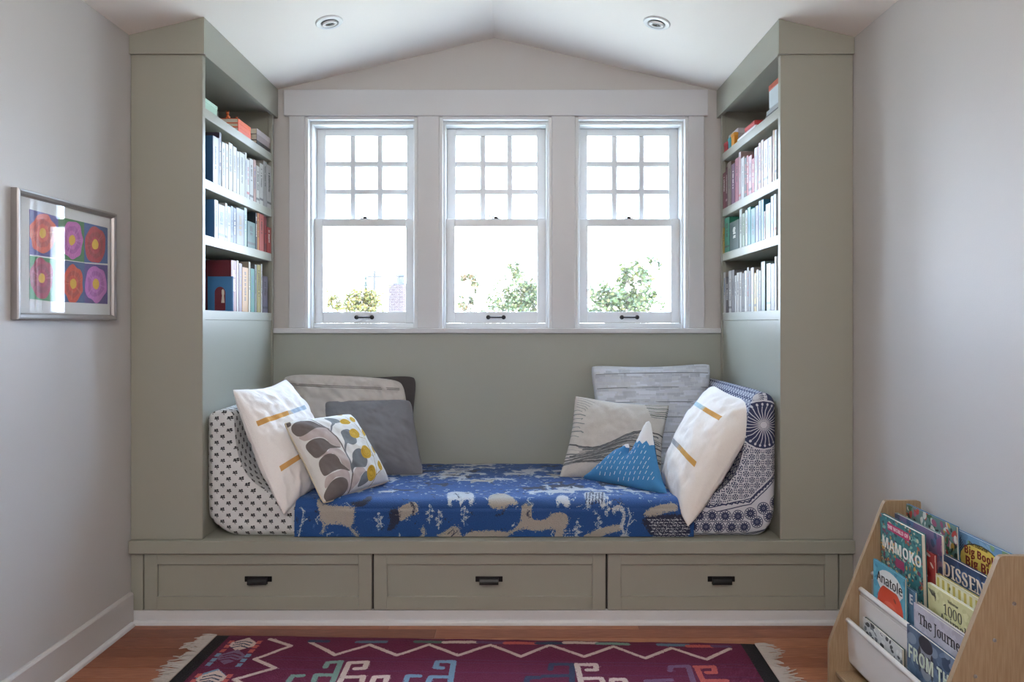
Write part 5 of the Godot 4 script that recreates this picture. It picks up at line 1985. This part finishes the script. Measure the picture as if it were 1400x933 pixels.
func confetti(im: Image, cols: Array, n: int, s0: float, s1: float, sd: int) -> void:
	var r := RandomNumberGenerator.new()
	r.seed = sd
	for k in n:
		fell(im, Vector2(r.randf() * im.get_width(), r.randf() * im.get_height()), r.randf_range(s0, s1), r.randf_range(s0, s1) * 0.7, hexc(cols[r.randi() % cols.size()]), r.randf() * 3)

func rack_books(zl: float, zr: float) -> void:
	# busy teal cover with a pink plate
	var im := canvas(256, 320, hexc("3f7d80"))
	confetti(im, ["2f5f6a", "5aa09a", "b0573f", "d0a24a", "7a3f58", "88b5a6", "27484f", "c9c1a0"], 420, 3, 11, 1)
	fpoly(im, PackedVector2Array([Vector2(50, 18), Vector2(186, 20), Vector2(186, 48), Vector2(50, 46)]), hexc("c23a68"))
	fpoly(im, PackedVector2Array([Vector2(96, 132), Vector2(150, 132), Vector2(150, 164), Vector2(96, 164)]), hexc("a83a62"))
	var o := cover_book("tall picture book with a busy teal cover reading MAMOKO", 1.316, 0.5385, 0.79, 0.642, 0.312, 0.016, im, hexc("2c6a70"))
	lettering(o, "MAMOKO", 0, 0.216, 0.004, 0.038, hexc("e6e2d6"))
	lettering(o, "THE WORLD OF", 0, 0.28, -0.012, 0.013, hexc("e9c6cc"))
	# Anatole
	im = canvas(256, 320, hexc("58a0b4"))
	confetti(im, ["4a8ea6", "6fb2c0", "3f7f98"], 60, 6, 20, 2)
	fell(im, Vector2(138, 62), 104, 50, hexc("d8d8d2"))
	fell(im, Vector2(140, 150), 105, 84, hexc("cf4a30"))
	im.fill_rect(Rect2i(36, 62, 206, 16), hexc("d8d8d2"))
	fell(im, Vector2(140, 160), 60, 34, hexc("d9634a"))
	im.fill_rect(Rect2i(20, 196, 236, 36), hexc("50544e"))
	confetti(im, ["50544e", "d8d2c2", "8a3a2a"], 10, 5, 14, 3)
	o = cover_book("picture book with a red half round on pale blue reading Anatole", 1.2635, 0.594, 0.789, 0.496, 0.285, 0.009, im, hexc("4f93a8"), 0.3)
	lettering(o, "Anatole", 0, 0.237, 0.006, 0.034, hexc("23221f"), "Droid Sans", false)
	# bugs
	im = canvas(320, 256, hexc("6f97b8"))
	confetti(im, ["5f87a8", "86aac6", "4d7392", "7fa37a"], 70, 8, 26, 4)
	fell(im, Vector2(178, 84), 118, 68, hexc("2f3a30"))
	fell(im, Vector2(178, 84), 114, 64, hexc("d8c05c"))
	for k in 5:
		fline(im, PackedVector2Array([Vector2(30 + k * 9, 70), Vector2(50, 52 + k * 8), Vector2(70 + k * 4, 20 + k * 6)]), 4, hexc("2c3c54"))
	fell(im, Vector2(290, 60), 20, 44, hexc("46603a"), -0.5)
	o = cover_book("blue picture book with a yellow oval reading Big Book of Big Bugs", 1.428, 0.751, 1.045, 0.66, 0.25, 0.012, im, hexc("5a86aa"))
	lettering(o, "The Usborne", 0, 0.2265, 0.0, 0.011, hexc("4a3a20"), "Droid Sans", false)
	lettering(o, "Big Book", 0, 0.201, 0.005, 0.025, hexc("7a2320"))
	lettering(o, "of", 0, 0.184, 0.04, 0.011, hexc("7a2320"))
	lettering(o, "Big Bugs", 0, 0.166, 0.02, 0.03, hexc("7a2320"))
	# I DISSENT
	im = canvas(320, 256, hexc("3c5273"))
	confetti(im, ["354a69", "45608a", "2d4060"], 60, 10, 30, 5)
	fell(im, Vector2(150, 170), 60, 40, hexc("6f7f6a"))
	o = cover_book("dark blue picture book with cream title reading I DISSENT", 1.375, 0.787, 1.028, 0.585, 0.215, 0.013, im, hexc("2f4462"))
	lettering(o, "I DISSENT", 0, 0.171, 0.0, 0.045, hexc("dccbb6"), "Droid Serif", true, 0.86)
	# striped
	im = canvas(320, 200, hexc("d6d2b4"))
	for k in 9:
		im.fill_rect(Rect2i(k * 36 + 8, 8, 17, 192), hexc("b9a94e"))
	im.fill_rect(Rect2i(0, 0, 320, 5), hexc("c9c7a8"))
	confetti(im, ["6a6a3a"], 5, 4, 9, 6)
	cover_book("cream and mustard striped picture book behind the pale yellow animal book", 1.336, 0.835, 1.066, 0.532, 0.2, 0.012, im, hexc("a89c54"))
	# 1000 Animals
	im = canvas(320, 220, hexc("cfcb98"))
	confetti(im, ["c6c28c", "d8d4a4"], 60, 8, 24, 7)
	for k in 6:
		fline(im, PackedVector2Array([Vector2(6 + k * 8, 20), Vector2(30 + k * 5, 40), Vector2(52, 26 + k * 6)]), 4, hexc("4a4638"))
	fell(im, Vector2(246, 120), 10, 18, hexc("7a4a36"), -0.6)
	fline(im, PackedVector2Array([Vector2(40, 160), Vector2(60, 130), Vector2(70, 170)]), 4, hexc("4a4638"))
	o = cover_book("pale yellow picture book reading 1000 Animals", 1.315, 0.827, 1.064, 0.50, 0.168, 0.012, im, hexc("e2e0d0"))
	lettering(o, "1000", 0, 0.118, 0.004, 0.033, hexc("5d5d52"), "Droid Serif", false, 0.9)
	lettering(o, "Animals", 0, 0.084, 0.012, 0.031, hexc("5d5d52"), "Droid Serif", false, 0.85)
	lettering(o, "Usborne", 0, 0.149, 0.008, 0.009, hexc("6d6d60"), "Droid Serif", false)
	# The Journey
	im = canvas(320, 240, hexc("b9b5be"))
	confetti(im, ["b2aeb8", "c0bcc6"], 80, 10, 34, 8)
	o = cover_book("lilac grey picture book with thin black title reading The Journey", 1.27, 0.829, 1.088, 0.4376, 0.215, 0.011, im, hexc("9a96a0"), 1.0)
	lettering(o, "The Journey", 0, 0.176, 0.008, 0.033, hexc("26252a"), "Droid Serif", false, 0.85)
	# FROM THE
	im = canvas(300, 320, hexc("5a6f86"))
	confetti(im, ["4d6078", "6a8098", "3f5068", "7f90a2"], 90, 10, 34, 9)
	fell(im, Vector2(120, 80), 42, 70, hexc("8b9098"))
	fell(im, Vector2(120, 26), 44, 28, hexc("33363e"))
	for s in [-1, 1]:
		fell(im, Vector2(120 + s * 17, 68), 10, 5, hexc("2a2c32"))
		fell(im, Vector2(120 + s * 38, 90), 10, 46, hexc("3c3f48"))
	fline(im, PackedVector2Array([Vector2(120, 72), Vector2(116, 98), Vector2(126, 100)]), 5, hexc("4c5058"))
	fell(im, Vector2(120, 116), 14, 5, hexc("44474e"))
	o = cover_book("slate blue picture book with a drawn face reading FROM THE", 1.235, 0.852, 1.096, 0.379, 0.278, 0.012, im, hexc("4c6078"), 0.5)
	lettering(o, "FROM THE", 0, 0.198, 0.0, 0.042, hexc("c9d4be"), "Droid Sans", true, 0.82)
	# blue book with an E
	im = canvas(200, 256, hexc("4f7794"))
	confetti(im, ["456b88", "5b84a0"], 40, 8, 24, 10)
	o = cover_book("blue picture book with a white letter E beside the red half round", 1.2755, 0.66, 0.826, 0.467, 0.255, 0.009, im, hexc("3f647f"), 0.3)
	lettering(o, "E", 0, 0.224, 0.062, 0.03, hexc("dfe4e6"))
	# behind: bright flowers, pink and blue
	im = canvas(320, 256, hexc("6a8a84"))
	confetti(im, ["b8453f", "d8cfc2", "3f6a4a", "c9a04a", "2f3f3a", "a85a78", "d8d8d0"], 300, 5, 18, 11)
	cover_book("picture book with a crowded red and green cover against the wall", 1.414, 0.534, 0.815, 0.674, 0.25, 0.01, im, hexc("3c74a0"))
	im = canvas(320, 256, hexc("7f6f8e"))
	confetti(im, ["8c5f84", "5f7fa0", "a88aa0", "4d5f7a"], 160, 8, 24, 12)
	cover_book("lilac and blue picture book behind the teal MAMOKO one", 1.365, 0.547, 0.816, 0.645, 0.27, 0.013, im, hexc("6d8a86"))
	im = canvas(200, 256, hexc("a83432"))
	confetti(im, ["b8443c", "d8cfc8", "8a2a2a"], 40, 6, 18, 13)
	cover_book("red picture book between the lilac one and the teal MAMOKO one", 1.341, 0.60, 0.82, 0.585, 0.21, 0.008, im, hexc("8e2a2a"))
	im = canvas(256, 256, hexc("c9c9c6"))
	confetti(im, ["232326", "dcdcd8", "3a3a3e", "6a6f72", "dcdcd8"], 150, 4, 16, 14)
	cover_book("black and white picture book low in the foremost canvas pocket", 1.23, 0.59, 0.832, 0.288, 0.185, 0.011, im, hexc("3c4a44"), 0.5)

# ------------------------------------------------------------------ outside the windows
func leaf_mesh(blobs: Array, size: float, cols: Array, sd: int) -> MB:      # blobs: [centre, radius, leaves]
	var r := RandomNumberGenerator.new()
	r.seed = sd
	var m := MB.new()
	for b in blobs:
		var ce: Vector3 = b[0]
		var twigs := []
		for k in maxi(3, int(b[2] / 22.0)):
			twigs.append(Vector3(r.randfn(0, 0.5), r.randfn(0, 0.5), r.randfn(0, 0.5)))
		for k in int(b[2]):
			var tw: Vector3 = twigs[r.randi() % twigs.size()]
			var p: Vector3 = ce + (tw + Vector3(r.randfn(0, 0.16), r.randfn(0, 0.16), r.randfn(0, 0.16))) * b[1]
			var d := Vector3(r.randfn(), r.randfn() * 0.6 - 0.3, r.randfn()).normalized() * size * r.randf_range(0.7, 1.3)
			var s := d.cross(Vector3(r.randfn(), r.randfn(), r.randfn())).normalized() * d.length() * 0.36
			var c: Color = cols[r.randi() % cols.size()]
			var g := r.randf_range(0.75, 1.25)
			m.poly([p, p + d * 0.5 + s, p + d, p + d * 0.5 - s], d.cross(s).normalized())
			for q in 4:
				m.c.append(Color(c.r * g, c.g * g, c.b * g))
	return m

func tree(called: String, label: String, z: float, trunk_px: float, blobs: Array, size: float, cols: Array, sd: int) -> void:
	var foot := at_z(trunk_px, CY, z)
	foot.y = -3.2
	var o := thing(called, label, "tree", foot, "trees outside the windows")
	var bl := []
	for b in blobs:
		var p := at_z(b[0], b[1], z + b[4])
		bl.append([p, b[2] * (EYE.z - z) / F, b[3] * 2.2])
	var m := MB.new()
	var fork := Vector3(foot.x, 0.2, z)
	m.tube([foot, foot.lerp(fork, 0.5) + Vector3(0.04, 0, 0), fork], [0.09, 0.07, 0.05], 8, false)
	for b in bl:
		var e: Vector3 = b[0]
		m.tube([fork, fork.lerp(e, 0.5) + Vector3(0.05, 0.05, 0), e + Vector3(0, b[1] * 0.7, 0)], [0.03, 0.018, 0.005], 5, false)
	part(o, "trunk", m, mat(hexc("6e6258"), 0.9))
	var lm := mat(Color.WHITE, 0.6)
	lm.vertex_color_use_as_albedo = true
	lm.backlight_enabled = true
	lm.backlight = Color(0.6, 0.6, 0.4)
	var f := part(o, "foliage", leaf_mesh(bl, size, cols, sd), lm)
	f.set_meta("kind", "stuff")

func build_outside() -> void:
	var m := MB.new()
	m.box(Vector3(-60, -3.5, -90), Vector3(60, -3.2, ZW - 0.5), 0.0)
	solid("ground_gravel_yard", m, mat(hexc("d2c6ae"), 0.95))
	var g := [Color(0.035, 0.060, 0.014), Color(0.055, 0.075, 0.02), Color(0.025, 0.04, 0.012), Color(0.09, 0.09, 0.03)]
	var gold := [Color(0.12, 0.115, 0.016), Color(0.09, 0.085, 0.014), Color(0.055, 0.065, 0.014), Color(0.16, 0.11, 0.03)]
	var amber := [Color(0.14, 0.085, 0.04), Color(0.06, 0.06, 0.02), Color(0.03, 0.05, 0.018)]
	tree("maple_tree", "leafy green maple whose crown fills the window beside the book rack side bookcase", -8.0, 858, [[856, 402, 30, 260, 0.0], [880, 366, 17, 110, 0.1], [834, 398, 20, 120, -0.2], [872, 420, 30, 230, 0.2], [824, 418, 18, 110, 0.0], [895, 404, 14, 36, 0.1], [858, 380, 14, 70, 0.0], [845, 424, 30, 200, -0.3], [812, 405, 8, 16, 0.0], [858, 480, 60, 500, 0.0]], 0.075, g, 1)
	tree("maple_tree", "green tree with pale leaves outside the middle window, beside its frame", -12.5, 722, [[714, 398, 22, 420, 0.0], [706, 370, 11, 110, 0.1], [694, 416, 20, 360, 0.0], [734, 398, 18, 300, 0.2], [716, 420, 24, 420, 0.0], [678, 420, 10, 40, 0.0], [720, 480, 55, 400, 0.0]], 0.075, g, 2)
	tree("sapling_tree", "thin sparse tree with amber leaves outside the middle window", -7.0, 640, [[648, 382, 10, 44, 0.0], [636, 378, 8, 22, 0.0], [652, 394, 9, 38, 0.0], [640, 410, 12, 50, 0.0], [632, 420, 10, 50, 0.0], [640, 460, 34, 160, 0.0]], 0.06, amber, 3)
	tree("shrub_tree", "round yellow green tree beside the brick chimney outside", -12.0, 500, [[498, 408, 17, 300, 0.0], [510, 414, 14, 180, 0.0], [484, 414, 14, 160, 0.0], [497, 420, 24, 260, 0.0], [500, 470, 45, 420, 0.0]], 0.075, gold, 4)
	tree("shrub_tree", "pale golden tree at the edge of the window beside the flower picture bookcase", -12.5, 446, [[448, 410, 16, 120, 0.0], [462, 416, 13, 80, 0.0], [440, 395, 16, 60, 0.0], [450, 470, 45, 300, 0.0]], 0.075, gold, 5)
	# neighbouring house, of which only the chimney rises above the sill
	var zc := -19.0
	var a := at_z(533, 390, zc)
	var o := thing("neighbour_house", "neighbouring house with a brick chimney seen beyond the window", "house", Vector3(a.x + 0.35, -3.2, zc - 1.5))
	m = MB.new()
	m.box(Vector3(a.x - 3.0, -3.2, zc - 5.0), Vector3(a.x + 2.2, -0.6, zc + 1.5), 0.0)
	part(o, "wall", m, mat(hexc("b9b6b0"), 0.9))
	m = MB.new()
	m.prism(PackedVector2Array([Vector2(zc - 5.3, -0.7), Vector2(zc + 1.8, -0.7), Vector2(zc - 1.7, 1.1)]), Vector3(a.x - 3.2, 0, 0), Vector3(0, 0, 1), Vector3.UP, Vector3(5.6, 0, 0))
	part(o, "roof", m, mat(hexc("77736f"), 0.9))
	var im := canvas(128, 128, hexc("4d4746"))
	for i in 8:
		for j in 5:
			im.fill_rect(Rect2i(j * 32 - (16 if i % 2 else 0), i * 16, 29, 13), [hexc("332829"), hexc("433637"), hexc("362c2e")][(i * 3 + j) % 3])
	var bm := mat(Color.WHITE, 0.9)
	bm.albedo_texture = tex(im)
	bm.uv1_triplanar = true
	bm.uv1_world_triplanar = true
	bm.uv1_scale = Vector3(1.6, 1.6, 1.6)
	m = MB.new()
	m.box(Vector3(a.x, -0.8, zc - 0.25), Vector3(a.x + 0.9, a.y, zc + 0.3), 0.01)
	part(o, "chimney", m, bm, "weathered brick chimney")
	m = MB.new()
	m.box(Vector3(a.x + 0.14, a.y, zc - 0.15), Vector3(a.x + 0.5, a.y + 0.06, zc + 0.2), 0.01)
	m.lathe(Vector3(a.x + 0.34, a.y + 0.06, zc), Vector3.UP, [[0.14, 0.0], [0.12, 0.2], [0.15, 0.22], [0.15, 0.28], [0.0, 0.3]], 14)
	part(o, "chimney_pot", m, mat(hexc("3a3b40"), 0.8))
	# far off: a street pole and a fir
	var far := -45.0
	var p := at_z(512, 370, far)
	o = thing("utility_pole", "thin far-off wooden pole seen past the yellow green tree", "pole", Vector3(p.x, -3.2, far))
	m = MB.new()
	m.tube([Vector3(p.x, -3.2, far), p], 0.09, 8)
	m.box(Vector3(p.x - 0.5, p.y - 0.5, far - 0.06), Vector3(p.x + 0.5, p.y - 0.38, far + 0.06), 0.0)
	part(o, "post", m, mat(hexc("353434"), 0.9))
	far = -80.0
	p = at_z(500, 372, far)
	o = thing("fir_tree", "small dark far-off fir seen past the yellow green tree", "tree", Vector3(p.x, -3.2, far))
	m = MB.new()
	m.tube([Vector3(p.x, -3.2, far), Vector3(p.x, p.y, far)], [0.15, 0.04], 6, false)
	part(o, "trunk", m, mat(hexc("6e6258"), 0.9))
	m = MB.new()
	for k in 7:
		var y := lerpf(2.0, p.y - 1.0, k / 6.0)
		m.lathe(Vector3(p.x, y, far), Vector3.UP, [[lerpf(0.7, 0.2, k / 6.0), 0.0], [0.0, 1.0]], 10)
	part(o, "foliage", m, mat(hexc("262c27"), 0.9))
